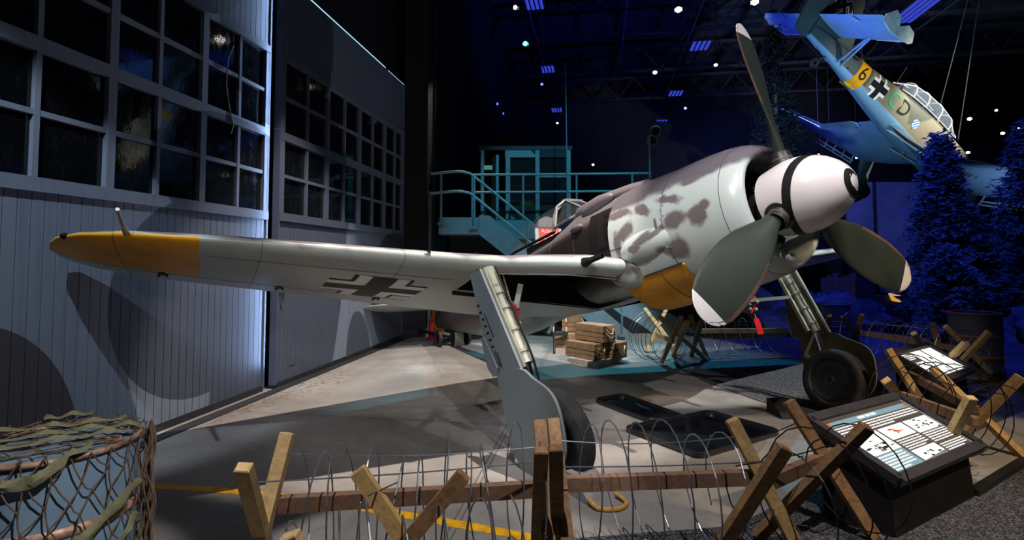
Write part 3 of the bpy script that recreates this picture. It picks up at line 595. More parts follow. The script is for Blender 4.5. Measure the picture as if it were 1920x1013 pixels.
for s in (-1, 1):
    m_ = fb(); cfs = []; V = []; loop = [(c, 1) for c in CF[::-1]] + [(c, -1) for c in CF[1:]]
    for y in YS:
        for c, sd in loop: V.append(wpt(s, y, c, sd)); cfs.append(-sd * c * 0.5)
    m = len(loop); F = []; MI = []
    for j in range(len(YS) - 1):
        for i in range(m - 1):
            c0, sd0 = loop[i]; c1, sd1 = loop[i + 1]; low = sd1 < 0; ym = (YS[j] + YS[j + 1]) / 2; cm = (c0 + c1) / 2
            if low and 0.12 < ym < 2.05 and 0.045 < cm < interp([(0.1, .42), (1.2, .42), (1.6, .36), (2.05, .30)], ym): continue   # wheel well
            F.append((j * m + i, j * m + i + 1, (j + 1) * m + i + 1, (j + 1) * m + i) if s < 0 else (j * m + i, (j + 1) * m + i, (j + 1) * m + i + 1, j * m + i + 1))
            MI.append(1 if ym > 4.27 and ((low and cm < .72) or (not low and cm < 0.006)) else 0)
    m_.add(V, F); m_.mi = MI; m_.at['cf'] = cfs
    wg = m_.build('wing', [WINGP, YELP], fw, 50)
    # well lining: spar walls and ribs
    m_ = fb(); m_.bar(wpt(s, 0.1, .43, -0.2), wpt(s, 2.05, .34, -0.2), 0.02, 0.26)
    m_.bar(wpt(s, 2.06, .04, 0), wpt(s, 2.06, .34, 0), 0.02, 0.2); m_.build('wheel_well_spar', WELL, wg)
    m_ = fb(); 
    for y in (0.75, 1.1, 1.45, 1.8): m_.bar(wpt(s, y, .05, .6), wpt(s, y, .4, .6), 0.015, 0.06)
    m_.tube([wpt(s, .5, .2, .3), wpt(s, 1.9, .18, .3)], 0.012, 6); m_.build('well_rib', WELL, wg)
    m_ = fb(); m_.tube(smooth_path([wpt(s, .5, .055, -.98), wpt(s, 1.2, .055, -.98), wpt(s, 1.75, .055, -.98), wpt(s, 2.05, .06, -.98)], 4), 0.012, 6); m_.build('well_lip', WINGP, wg)
    # panel lines
    for y in (2.75, 3.85, 4.8): m_ = fb(); m_.tube([wpt(s, y, c, -1) + Vector((0, 0, -.0005)) for c in CF[::-1]] + [wpt(s, y, c, 1) for c in CF[1:6]], 0.0022, 4); m_.build('panel_seam', SEAM, wg)
    for c_, ya, yb in ((0.72, 2.3, 4.95), (0.16, 2.2, 4.2)): m_ = fb(); m_.tube([wpt(s, lerp(ya, yb, t / 12), c_, -1) for t in range(13)], 0.0025, 4); m_.build('panel_seam', SEAM, wg)
    # aileron hinge brackets
    for y in (4.55, 3.6, 2.62):
        p = wpt(s, y, 0.73, -1); m_ = fb(); m_.box(p + Vector((0, 0, -0.004)), (0.10, 0.05, 0.012)); m_.box(p + Vector((-.05, .03, -0.008)), (0.03, 0.016, 0.02)); m_.box(p + Vector((-.05, -.03, -0.008)), (0.03, 0.016, 0.02)); m_.build('hinge_bracket', BLKP, wg)
    # cross marking under the wing
    cx, cyy = -2.66, 2.80
    def decal(nm, quads, mm, off):
        d_ = fb()
        for (xa, xb, ya, yb) in quads:
            nx, ny = max(2, int(abs(xb - xa) / .05)), max(2, int(abs(yb - ya) / .05)); V = []
            for i in range(nx + 1):
                for j in range(ny + 1):
                    X, Y = cx + lerp(xa, xb, i / nx), cyy + lerp(ya, yb, j / ny); le, te = interp(LEt, Y), interp(TEt, Y); V.append(wpt(s, Y, min(1, max(0, (le - X) / (le - te))), -1) + Vector((0, 0, -off)))
            d_.add(V, [(i * (ny + 1) + j, (i + 1) * (ny + 1) + j, (i + 1) * (ny + 1) + j + 1, i * (ny + 1) + j + 1) for i in range(nx) for j in range(ny)])
        d_.build(nm, mm, wg, 60)
    A_, B_, C_, T_ = 0.115, 0.235, 0.275, 0.46
    decal('cross_marking', [(-A_, A_, -T_, T_), (A_, T_, -A_, A_), (-T_, -A_, -A_, A_)], BLKP, 0.003)
    wq = []; bq = []
    for i in (-1, 1):
        for j in (-1, 1):
            srt = lambda a, b: (min(a, b), max(a, b))
            wq += [(*srt(i * A_, i * B_), *srt(j * A_, j * T_)), (*srt(i * B_, i * T_), *srt(j * A_, j * B_))]
            bq += [(*srt(i * B_, i * C_), *srt(j * B_, j * T_)), (*srt(i * C_, i * T_), *srt(j * B_, j * C_))]
    for k in range(4): decal('cross_border', wq[2 * k:2 * k + 2], TIPW, 0.0025); decal('cross_outline', bq[2 * k:2 * k + 2], BLKP, 0.0028)
    # wing guns and small fittings
    p = wpt(s, 1.12, 0.0, 0); m_ = fb(); m_.lathe([(0, .017), (.30, .017), (.30, .026), (.02, .03)], p + Vector((-0.05, 0, 0.0)), (1, 0, 0.0), 14); m_.lathe([(-0.02, .05), (.06, .032)], p, (1, 0, 0), 14); m_.build('gun_barrel', GUNM, fw, 40)
    p = wpt(s, 2.55, 0.004, 1); m_ = fb(); m_.lathe([(-.004, 0.03), (.004, .03), (.006, .024), (.006, 0)], p + Vector((.004, 0, .012)), (0.8, 0, .6), 16); m_.build('lamp_cover', CHROME, wg, 40)
    # tip lamp
    p = wpt(s, 5.10, 0.03, 0.3); fb().sphere(p, (0.055, 0.03, 0.022), 10, 6).build('tip_lamp', BLKP, wg, 60)
    # wing root fairing
    fr = fb(); rr = []
    for x, w_, h_ in ((-1.27, .02, .02), (-1.31, .13, .10), (-1.40, .22, .17), (-1.52, .26, .19), (-1.66, .22, .15), (-1.78, .1, .06)):
        c0 = Vector((x, s * 0.46, -0.27)); rr.append([c0 + Vector((0, s * w_ * math.sin(2 * math.pi * i / 16), h_ * math.cos(2 * math.pi * i / 16))) for i in range(16)])
    fr.loft(rr); fr.build('wing_root_fairing', FUSP, fw, 60)
    if s < 0:
        p = wpt(s, 4.72, 0.0, 0); m_ = fb(); m_.tube([p + Vector((-.05, 0, 0)), p + Vector((.10, 0.0, 0.012)), p + Vector((.12, 0, 0.012)), p + Vector((.46, -0.0, 0.03))], [.020, .020, .016, .012], 10); m_.build('pitot_tube', mat('pitot_metal', srgb(168, 162, 148), 0.4, 0.4), wg, 40)
# --- canopy
GL = glass('canopy_glass', (0.10, 0.12, 0.13), 0.03, 0.16); FRM = mat('canopy_frame', srgb(124, 120, 122), 0.35, 0.2)
def can_ring(x, hw, zb, zt): return [Vector((x, hw * math.cos(t * math.pi / 14), zb + (zt - zb) * math.sin(t * math.pi / 14) ** 0.8)) for t in range(15)]
CAN = [(-2.98, .34, .57, .985), (-3.3, .36, .56, 1.02), (-3.7, .36, .56, 1.0), (-4.1, .31, .58, .93), (-4.5, .22, .59, .82), (-4.95, .09, .59, .66)]
m_ = fb(); m_.loft([can_ring(*c) for c in CAN], closed=False, cap=False); cg = m_.build('canopy_glass', GL, fw, 60)
m_ = fb(); m_.tube(can_ring(*CAN[0]), 0.022, 8); m_.build('canopy_hoop', FRM, cg, 40)
for s in (-1, 1): fb().tube([(x, s * hw, zb) for x, hw, zb, zt in CAN], 0.02, 6).build('canopy_rail', BLKP, cg, 40)
# windscreen: flat centre pane, two side panes
q0 = [Vector((-2.52, -.15, .74)), Vector((-2.52, .15, .74)), Vector((-2.94, .13, 1.0)), Vector((-2.94, -.13, 1.0))]
m_ = fb(); m_.add(q0, [(0, 1, 2, 3)]); ws = m_.build('windscreen', GL, fw)
for s in (-1, 1):
    a_, b_, c_, d_ = Vector((-2.52, s * .15, .74)), Vector((-2.94, s * .13, 1.0)), Vector((-2.96, s * .335, .62)), Vector((-2.62, s * .33, .64))
    m_ = fb(); m_.add([a_, b_, c_, d_], [(0, 1, 2, 3)]); m_.build('side_pane', GL, ws)
    m_ = fb(); m_.tube([a_, b_], 0.018, 6); m_.tube([b_, Vector((-2.95, s * .27, .9)), c_], 0.02, 6); m_.tube([c_, d_], 0.015, 6); m_.tube([d_, a_], 0.015, 6); m_.build('windscreen_frame', FRM, ws, 40)
m_ = fb(); m_.bar(Vector((-2.94, .14, 1.0)), Vector((-2.94, -.14, 1.0)), 0.06, 0.03); m_.build('windscreen_frame', FRM, ws)
# cockpit inside: headrest, armour plate and red warning card
HR = mat('headrest_pad', srgb(118, 116, 122), 0.35)
m_ = fb(); m_.prism([Vector((-3.66, .17 * math.cos(t * math.pi / 10), .82 + .17 * math.sin(t * math.pi / 10))) for t in range(11)], (0.07, 0, 0)); m_.build('headrest', HR, fw, 40)
m_ = fb(); m_.prism([Vector((-3.60, y, z)) for y, z in ((-.25, .50), (.25, .50), (.22, .815), (-.22, .815))], (-0.02, 0, 0)); arm = m_.build('armour_plate', mat('armour_grey', srgb(175, 178, 182), 0.4), fw)
m_ = fb(); m_.prism([Vector((-3.585, y, z)) for y, z in ((-.18, .54), (.18, .54), (.165, .805), (-.165, .805))], (-0.008, 0, 0)); wc = m_.build('warning_card', mat('warning_red', srgb(238, 70, 62), 0.5, var=0.03), fw, label='red warning card reading Achtung')
for zz, ws in ((.70, (-.09, -.02, .03, .09)), (.65, (-.10, -.05, .0, .06, .11))):
    for ya, yb in zip(ws, ws[1:]): fb().box((-3.583, (ya + yb) / 2, zz), (.003, (yb - ya) * .8, .018)).build('warning_text', TIPW, wc)
for txt, zz, sz in (('Achtung', .765, .08),):
    V, Fc = text_mesh(txt, sz); m_ = fb(); m_.add([Vector((-3.582, x_, zz + y_)) for x_, y_ in V], Fc); m_.build('warning_text', TIPW, wc)
m_ = fb(); m_.box((-3.2, 0, .40), (1.1, .62, .3)); m_.build('cockpit_tub', BLKP, fw)
m_ = fb(); m_.tube([(-3.05, -.62, -.05), (-3.05, -.62, .12)], .012, 6); m_.build('step_marker', REDP, fw); m_ = fb(); m_.tube([(-3.05, -.62, .12), (-3.05, -.62, .17)], .012, 6); m_.build('step_marker_tip', TIPW, fw)
# --- tail
def surf(nm, pts, th, axis, m, par=fw): m_ = fb(); m_.prism([Vector(p) - Vector(axis) * th / 2 for p in pts], Vector(axis) * th); return m_.build(nm, m, par)
for s in (-1, 1):
    m_ = fb(); rr = []
    for y, le, te, th in ((0.05, -6.75, -7.95, .12), (.8, -6.85, -7.95, .10), (1.5, -6.97, -7.9, .07), (1.75, -7.07, -7.8, .05), (1.85, -7.25, -7.65, .02)):
        rr.append([Vector((le - (le - te) * c, s * y, .34 + sd * th * naca(c))) for c, sd in [(c, 1) for c in CF[::-1]] + [(c, -1) for c in CF[1:-1]]])
    m_.at['cf'] = [0.3 if i < 15 else 0.6 for _ in range(5) for i in range(len(rr[0]))]; m_.at['cf'] = [-(1 - i / 14) if i < 15 else 0.5 for _ in range(5) for i in range(len(rr[0]))]
    m_.loft(rr); m_.build('tailplane', WINGP, fw, 50)
surf('tail_fin', [(-6.75, 0, .42), (-7.35, 0, 1.25), (-7.55, 0, 1.33), (-7.78, 0, 1.33), (-7.85, 0, .0), (-7.5, 0, .05)], .06, (0, 1, 0), FUSP)
surf('rudder', [(-7.80, 0, 1.36), (-7.98, 0, 1.30), (-8.32, 0, .75), (-8.30, 0, .1), (-8.1, 0, -.18), (-7.86, 0, -.22)], .05, (0, 1, 0), YELP)
gz = lambda x: -(HUB.z + x * bF.z) / bU.z
def wheel(c, axis, r, w, parent, nm, hub=True):
    ax = Vector(axis).normalized(); m_ = fb(); h = w / 2
    prof = [(-h * .55, r * .64), (-h * .9, r * .72), (-h, r * .84), (-h * .86, r * .94), (-h * .62, r * .985)]
    k = 5
    for i in range(k):
        a0 = lerp(-h * .58, h * .58, i / (k - 1)); prof += [(a0 - .008, r), (a0 - .004, r * .985)] if i else [(a0, r)]
        prof += [(a0 + .004, r * .985), (a0 + .008, r)] if i < k - 1 else []
    prof += [(h * .62, r * .985), (h * .86, r * .94), (h, r * .84), (h * .9, r * .72), (h * .55, r * .64)]
    m_.lathe(prof, c, ax, 40); t_ = m_.build(nm, RUB, parent, 35)
    for sd in (-1, 1):
        m_ = fb(); m_.lathe([(sd * h * .62, r * .66), (sd * h * .70, r * .62), (sd * h * .55, r * .56), (sd * h * .62, r * .3), (sd * h * .85, r * .14), (sd * h * 1.0, r * .13), (sd * h * 1.0, r * .08), (sd * h * .8, r * .07), (sd * h * .8, 0)], c, ax, 32); hb = m_.build('wheel_hub', HUBM, t_, 40)
        if hub:
            u_ = ax.orthogonal().normalized(); v_ = ax.cross(u_); 
            for i in range(10):
                a_ = 2 * math.pi * i / 10; fb().sphere(Vector(c) + ax * (sd * h * .62) + (u_ * math.cos(a_) + v_ * math.sin(a_)) * r * .5, 0.006, 6, 4).build('hub_bolt', RIV, t_)
    return t_
# tail wheel
xt = -7.2963; tc = Vector((xt + .17 * bF.z, 0, gz(xt) + .17 * bU.z))
tw = thing('t', (0, 0, 0)); bpy.data.objects.remove(tw)
wheel(tc, (0, 1, 0), 0.17, 0.12, fw, 'tail_wheel', False)
m_ = fb(); m_.lathe([(-.09, .2), (-.07, .205), (.07, .205), (.09, .2)], tc, (0, 1, 0), 16, a0=R(20), a1=R(150)); m_.tube([tc + Vector((0, 0, .19)), tc + Vector((.06, 0, .38)), tc + Vector((.1, 0, .5))], [.05, .035, .05], 10); m_.build('tail_wheel_fork', RLM02, fw, 40)
# --- main gear
def gpt(u, v, out=0.0):
    return bplane(u, v, (0, 1, 0.1286), -2.20 - 0.1286 * 0.2)
leg_out = [(881, 516), (899, 505), (976, 691), (965, 712), (936, 706), (925, 700), (912, 650)]
whl_out = [(933, 700), (976, 691), (1000, 709), (1028, 730), (1045, 757), (1056, 800), (1061, 848), (1050, 880), (1022, 893), (995, 893), (975, 870), (962, 832), (950, 782), (940, 735)]
gt = Vector((-1.61, -2.07, -0.22)); gw = Vector((-1.25 + .34 * bF.z, -1.83, gz(-1.25) + .34 * bU.z))
for s in (-1, 1):
    mir = lambda p: Vector((p.x, p.y * -s, p.z))
    nrm = Vector((0, 1, .1286)).normalized()
    lo_ = [gpt(u, v) for u, v in leg_out]; wo_ = [gpt(u, v) for u, v in whl_out]
    m_ = fb(); m_.prism([mir(p) for p in lo_], mir(nrm * 0.02)); lc = m_.build('gear_leg_cover', COVERP, fw)
    m_ = fb(); m_.prism([mir(p - nrm * .012) for p in smooth_path([*wo_, wo_[0]], 3)[:-1]], mir(nrm * 0.02)); wcv = m_.build('wheel_cover', COVERP, fw)
    m_ = fb(); m_.prism([mir(p + nrm * .010) for p in smooth_path([*wo_, wo_[0]], 3)[:-1]], mir(nrm * 0.004)); m_.build('cover_shade_plate', LINE, wcv)
    m_ = fb(); m_.prism([mir(p + nrm * .022) for p in lo_], mir(nrm * 0.004)); m_.build('cover_shade_plate', LINE, lc)
    m_ = fb(); m_.prism([mir(gpt(u, v) - nrm * .02) for u, v in [(905, 634), (910, 630), (936, 690), (934, 705), (928, 706), (918, 690)]], mir(nrm * .012)); m_.build('cover_flange', COVERP, lc)
    m_ = fb(); m_.bar(mir(lo_[1] + nrm * .035), mir(lo_[2] + nrm * .035), .02, .03); m_.build('cover_stiffener', RLM02, lc)
    for k in range(7):
        u_, v_ = lerp(895, 922, k / 6), lerp(574, 651, k / 6); m_ = fb(); p = gpt(u_, v_) - nrm * .004; e1 = (gpt(u_ + 8, v_ - 2) - gpt(u_, v_)).normalized(); e2 = e1.cross(nrm)
        for dx, w_, h_ in ((0, .012, .012), (.018, .006, .02), (.028, .008, .016), (.04, .005, .018)): m_.bar(mir(p + e1 * dx), mir(p + e1 * (dx + w_)), h_, .003, up=mir(nrm))
        m_.build('strut_scale_mark', BLKP, lc)
    for u0, v0, u1, v1 in ((909, 588, 926, 633), (928, 657, 938, 688), (933, 660, 942, 690)):
        m_ = fb(); a_, b_ = gpt(u0, v0) - nrm * .004, gpt(u1, v1) - nrm * .004; k = 12
        for i in range(k): m_.bar(mir(a_.lerp(b_, (i + .05) / k)), mir(a_.lerp(b_, (i + random.uniform(.55, .9)) / k)), random.uniform(.008, .016), .003, up=mir(nrm))
        m_.build('stencil_text', BLKP, lc)
    # strut
    top = mir(gt); bot = mir(Vector((-1.40, -1.90, -1.22))); axl = mir(gw + Vector((0, -.04, .0)))
    sa = mir(Vector((-1.31, -1.97, -1.05)))
    m_ = fb(); m_.tube([top, top.lerp(sa, .3), top.lerp(sa, .31), sa, sa + (sa - top) * .02], [.06, .06, .05, .05, .06], 16); lg = m_.build('gear_leg', RLM02, fw, 40)
    m_ = fb(); oe = mir(gw + Vector((-.10, -.11, .17))); m_.tube([sa, oe], .036, 14); m_.build('oleo', CHROME, lg, 40)
    m_ = fb(); m_.tube([oe, mir(gw + Vector((-.03, -.125, .03))), mir(gw + Vector((0, -.03, 0)))], [.05, .055, .04], 12); m_.build('axle_arm', RLM02, lg, 40)
    kn = mir(Vector((-1.50, -1.95, -1.32))); m_ = fb(); m_.bar(sa, kn, .05, .03); m_.bar(kn, oe, .05, .03); m_.build('torque_link', RLM02, lg)
    for t in (.22, .45, .68, .9): m_ = fb(); m_.lathe([(-.014, .052), (-.014, .06), (.014, .06), (.014, .052)], top.lerp(sa, t), sa - top, 16); m_.build('leg_clamp', RLM02, lg, 40)
    off = mir(Vector((.085, .03, 0))); m_ = fb(); m_.tube(smooth_path([top + off, top.lerp(sa, .5) + off, sa + off * .9, oe + mir(Vector((.02, .05, .05)))], 5), .010, 6); m_.build('brake_line', BLKP, lg, 40)
    off = mir(Vector((-.07, .05, 0))); m_ = fb(); m_.bar(top + off, sa + off, .03, .05); m_.build('leg_channel', RLM02, lg)
    # retraction arm with red covers and tag
    ra, rb = mir(Vector((-1.95, -1.55, -.30))), mir(Vector((-1.52, -1.99, -.62)))
    kk = mir(Vector((-2.0, -1.63, -.58)))
    m_ = fb(); m_.bar(ra, kk, .09, .05); m_.bar(kk, rb, .06, .04); m_.tube([ra + mir(Vector((.1, -.25, .12))), kk], .008, 6); ro = m_.build('retraction_arm', RLM02, fw)
    m_ = fb(); rx_ = kk.lerp(rb, .25)
    for i in range(14):
        p = rx_ + Vector((random.uniform(-.06, .06), random.uniform(-.06, .06), random.uniform(-.16, .09))); m_.sphere(p, random.uniform(.014, .028), 7, 5, mi=i % 2)
    m_.tube([rx_ + Vector((0, 0, .1)), rx_ + Vector((.05, .04, 0)), rx_ + Vector((-.02, -.03, -.15))], .014, 6); m_.build('locking_clamp', [REDP, RLM02], ro, 40)
    tp = rx_ + Vector((0, 0, -.16))
    m_ = fb(); t0 = rx_ + Vector((0.0, 0, -.22)); ln = .30 if s < 0 else .2
    m_.prism([t0 + Vector(q) for q in ((.0, -.035, 0), (.0, .035, 0), (.0, .05, -.03), (.01, .06, -ln), (.01, -.05, -ln), (0, -.05, -.03))], (.006, 0, 0)); m_.build('remove_before_flight_tag', REDP, ro, label='red warning streamer')
    m_ = fb(); m_.tube([tp, t0], .004, 5); m_.build('tag_cord', TIPW, ro)
    # wheel cambered with the leg
    cam_ax = Vector((0, 1, 0.2)).normalized(); wheel(mir(gw), mir(cam_ax), .345, .175, fw, 'main_wheel')
# tail dolly under the tail wheel
DOL = mat('dolly_steel', (0.03, 0.03, 0.035), 0.5, 0.4)
dp = BM @ tc; dl = thing('tail_dolly', (dp.x, dp.y, 0), 'black two-wheeled dolly under the tail wheel of the fighter', 'dolly')
ax2 = Vector((bL.x, bL.y, 0)).normalized(); fw2 = Vector((bF.x, bF.y, 0)).normalized()
for sgn in (-1, 1):
    c_ = Vector((dp.x, dp.y, .16)) + ax2 * (.30 * sgn) + fw2 * -.12
    m_ = MB(); m_.lathe([(-.03, .10), (-.035, .14), (-.02, .16), (.02, .16), (.035, .14), (.03, .10), (.015, .05), (.02, 0)], c_, ax2, 24); m_.build('dolly_wheel', RUB, dl, 40)
m_ = MB(); m_.tube([Vector((dp.x, dp.y, .16)) + ax2 * .3 + fw2 * -.12, Vector((dp.x, dp.y, .16)) - ax2 * .3 + fw2 * -.12], .02, 8); m_.build('dolly_axle', DOL, dl)
m_ = MB(); m_.bar(Vector((dp.x, dp.y, .14)) + fw2 * -.05, Vector((dp.x, dp.y, .16)) + fw2 * -1.5 - ax2 * .2, .07, .05); m_.build('tow_bar', DOL, dl)
# ================================================================== HANGING DIVE BOMBER (body origin = spinner tip)
SM = Matrix(((.825, -.232, .515, 17.532), (.408, .876, -.259, 20.212), (-.391, .424, .817, 4.532), (0, 0, 0, 1)))
_x = Vector((.825, .408, -.391)).normalized(); _y = Vector((-.232, .876, .424)); _y = (_y - _x * _y.dot(_x)).normalized(); _z = _x.cross(_y)
for i in range(3): SM[i][0], SM[i][1], SM[i][2] = _x[i], _y[i], _z[i]
def sb(): return MB(SM)
o_ = SM @ Vector((-5, 0, -1)); stk = thing('dive_bomber', (o_.x, o_.y, o_.z), 'green and blue cranked-wing dive bomber hanging nose down from the roof', 'aircraft')
n = NT('bomber_paint'); b = n.attr('bc'); x, y, z = n.sep(b); nz = n.noise(b, 2, 3)
up = n.mix(n.ramp(n.ell(n.math('ADD', x, n.math('MULTIPLY', z, .8)), z, -6.6, 0, 1.15, 9), -.01, .01), srgb(122, 120, 92), srgb(88, 92, 78))
up = n.mix(n.ramp(x, -7.55, -7.62), up, srgb(70, 80, 76)); up = n.mix(n.ramp(n.math('ADD', x, n.math('MULTIPLY', z, -1.2)), -5.0, -4.98), up, srgb(128, 120, 98))
line = n.math('ADD', -0.30, n.math('MULTIPLY', n.math('ADD', x, 6.0), -0.075))
c = n.mix(n.ramp(n.math('SUBTRACT', z, line), -0.02, 0.02), srgb(120, 160, 190), up)
g = n.noise(b, 9, 4, .7); c = n.mix(n.math('MULTIPLY', n.ramp(g, .5, .8), .25), c, (.12, .12, .1)); n.fin(c, .45); SPNT = n.m
SBLUE = mat('bomber_underside_blue', srgb(126, 160, 186), 0.45, var=.08, scale=2); SGRN = mat('bomber_dark_green', srgb(70, 80, 74), 0.45, var=.08, scale=2); SPALE = mat('bomber_pale', srgb(196, 200, 190), .5)
SF = [(-.15, .24, .25, -.3), (-.6, .40, .45, -.75), (-1.6, .48, .52, -.95), (-2.6, .52, .58, -.85), (-3.6, .54, .62, -.80), (-4.6, .54, .63, -.76), (-5.6, .50, .60, -.67), (-6.6, .43, .54, -.54), (-7.6, .35, .47, -.40), (-8.6, .26, .42, -.26), (-9.4, .19, .38, -.16), (-10.3, .08, .34, -.06)]
m_ = sb(); m_.loft([sec(*q, n_=36, e=2.5) for q in SF]); sfu = m_.build('fuselage', SPNT, stk, 45)
def sside(x, z, off=.006, s=-1):
    T = sorted(SF); g = lambda k: interp([(q[0], q[k]) for q in T], x); hw, zt, zb = g(1), g(2), g(3); t = max(-.98, min(.98, (z - (zt + zb) / 2) / ((zt - zb) / 2)))
    cz = abs(t) ** 1.25; sy = math.sqrt(max(0, 1 - cz * cz)); return Vector((x, s * (hw * sy ** .8 + off), z))
m_ = sb(); m_.loft([[sside(x, lerp(-.40, .455, i / 16), .007) for i in range(17)] for x in (-8.15, -8.0, -7.85, -7.7)], closed=False, cap=False); m_.build('yellow_band', YELP, stk, 45)
m_ = sb(); m_.loft([[sside(x, lerp(-.40, .455, i / 16), .007, 1) for i in range(17)] for x in (-8.15, -8.0, -7.85, -7.7)], closed=False, cap=False); m_.build('yellow_band', YELP, stk, 45)
WHT = mat('bomber_white', srgb(228, 232, 236), .5, var=.03); GRNL = mat('letter_green', srgb(40, 170, 130), .5); BLUL = mat('emblem_blue', srgb(40, 110, 200), .5)
def sdec(nm, quads, m, off=.012):
    m_ = sb()
    for qd in quads:
        V = []; 
        for i in range(5):
            for j in range(5):
                a_, b_ = i / 4, j / 4; p = [lerp(lerp(qd[0][k], qd[1][k], a_), lerp(qd[3][k], qd[2][k], a_), b_) for k in (0, 1)]; V.append(sside(p[0], p[1], off))
        m_.add(V, [(i * 5 + j, i * 5 + j + 1, (i + 1) * 5 + j + 1, (i + 1) * 5 + j) for i in range(4) for j in range(4)])
    return m_.build(nm, m, stk, 45)
def stext(ch, x, z, size, m, off=.014):
    V, Fc = text_mesh(ch, size); m_ = sb(); m_.add([sside(x + a_, z + b_, off) for a_, b_ in V], Fc); m_.build('code_letter', m, stk, 45)
stext('T', -8.52, .08, .62, BLKP); stext('6', -7.92, .07, .62, BLKP, .016); stext('C', -6.35, .06, .68, GRNL); stext('D', -5.80, .06, .68, BLKP)
rc = lambda x0, x1, z0, z1: [(x0, z0), (x1, z0), (x1, z1), (x0, z1)]
cx, cz = -7.12, .07; a_, b_, t_ = .10, .19, .36
sdec('cross_marking', [rc(cx - a_, cx + a_, cz - t_, cz + t_), rc(cx - t_, cx - a_, cz - a_, cz + a_), rc(cx + a_, cx + t_, cz - a_, cz + a_)], BLKP)
wq = []
for i in (-1, 1):
    for j in (-1, 1):
        wq += [rc(*sorted((cx + i * a_, cx + i * b_)), *sorted((cz + j * a_, cz + j * t_))), rc(*sorted((cx + i * b_, cx + i * t_)), *sorted((cz + j * a_, cz + j * b_)))]
for k in range(4): sdec('cross_border', wq[2 * k:2 * k + 2], WHT, .011)
m_ = sb(); m_.add([sside(-5.02, -.06, .012)] + [sside(-5.02 + .15 * math.cos(t * math.pi / 10), -.06 + .15 * math.sin(t * math.pi / 10), .012) for t in range(20)], [(0, i + 1, (i + 1) % 20 + 1) for i in range(20)]); eb = m_.build('emblem_disc', WHT, stk, 45)
for k in (-1, 0, 1):
    w_ = .125 if k else .145; c0 = (-5.02 + k * .062, -.06 - k * .062); q = [(c0[0] + e * w_ * .7 + f_ * .016, c0[1] + e * w_ * .7 - f_ * .016) for e, f_ in ((-1, -1), (1, -1), (1, 1), (-1, 1))]; sdec('emblem_stripe', [q], BLUL, .015)
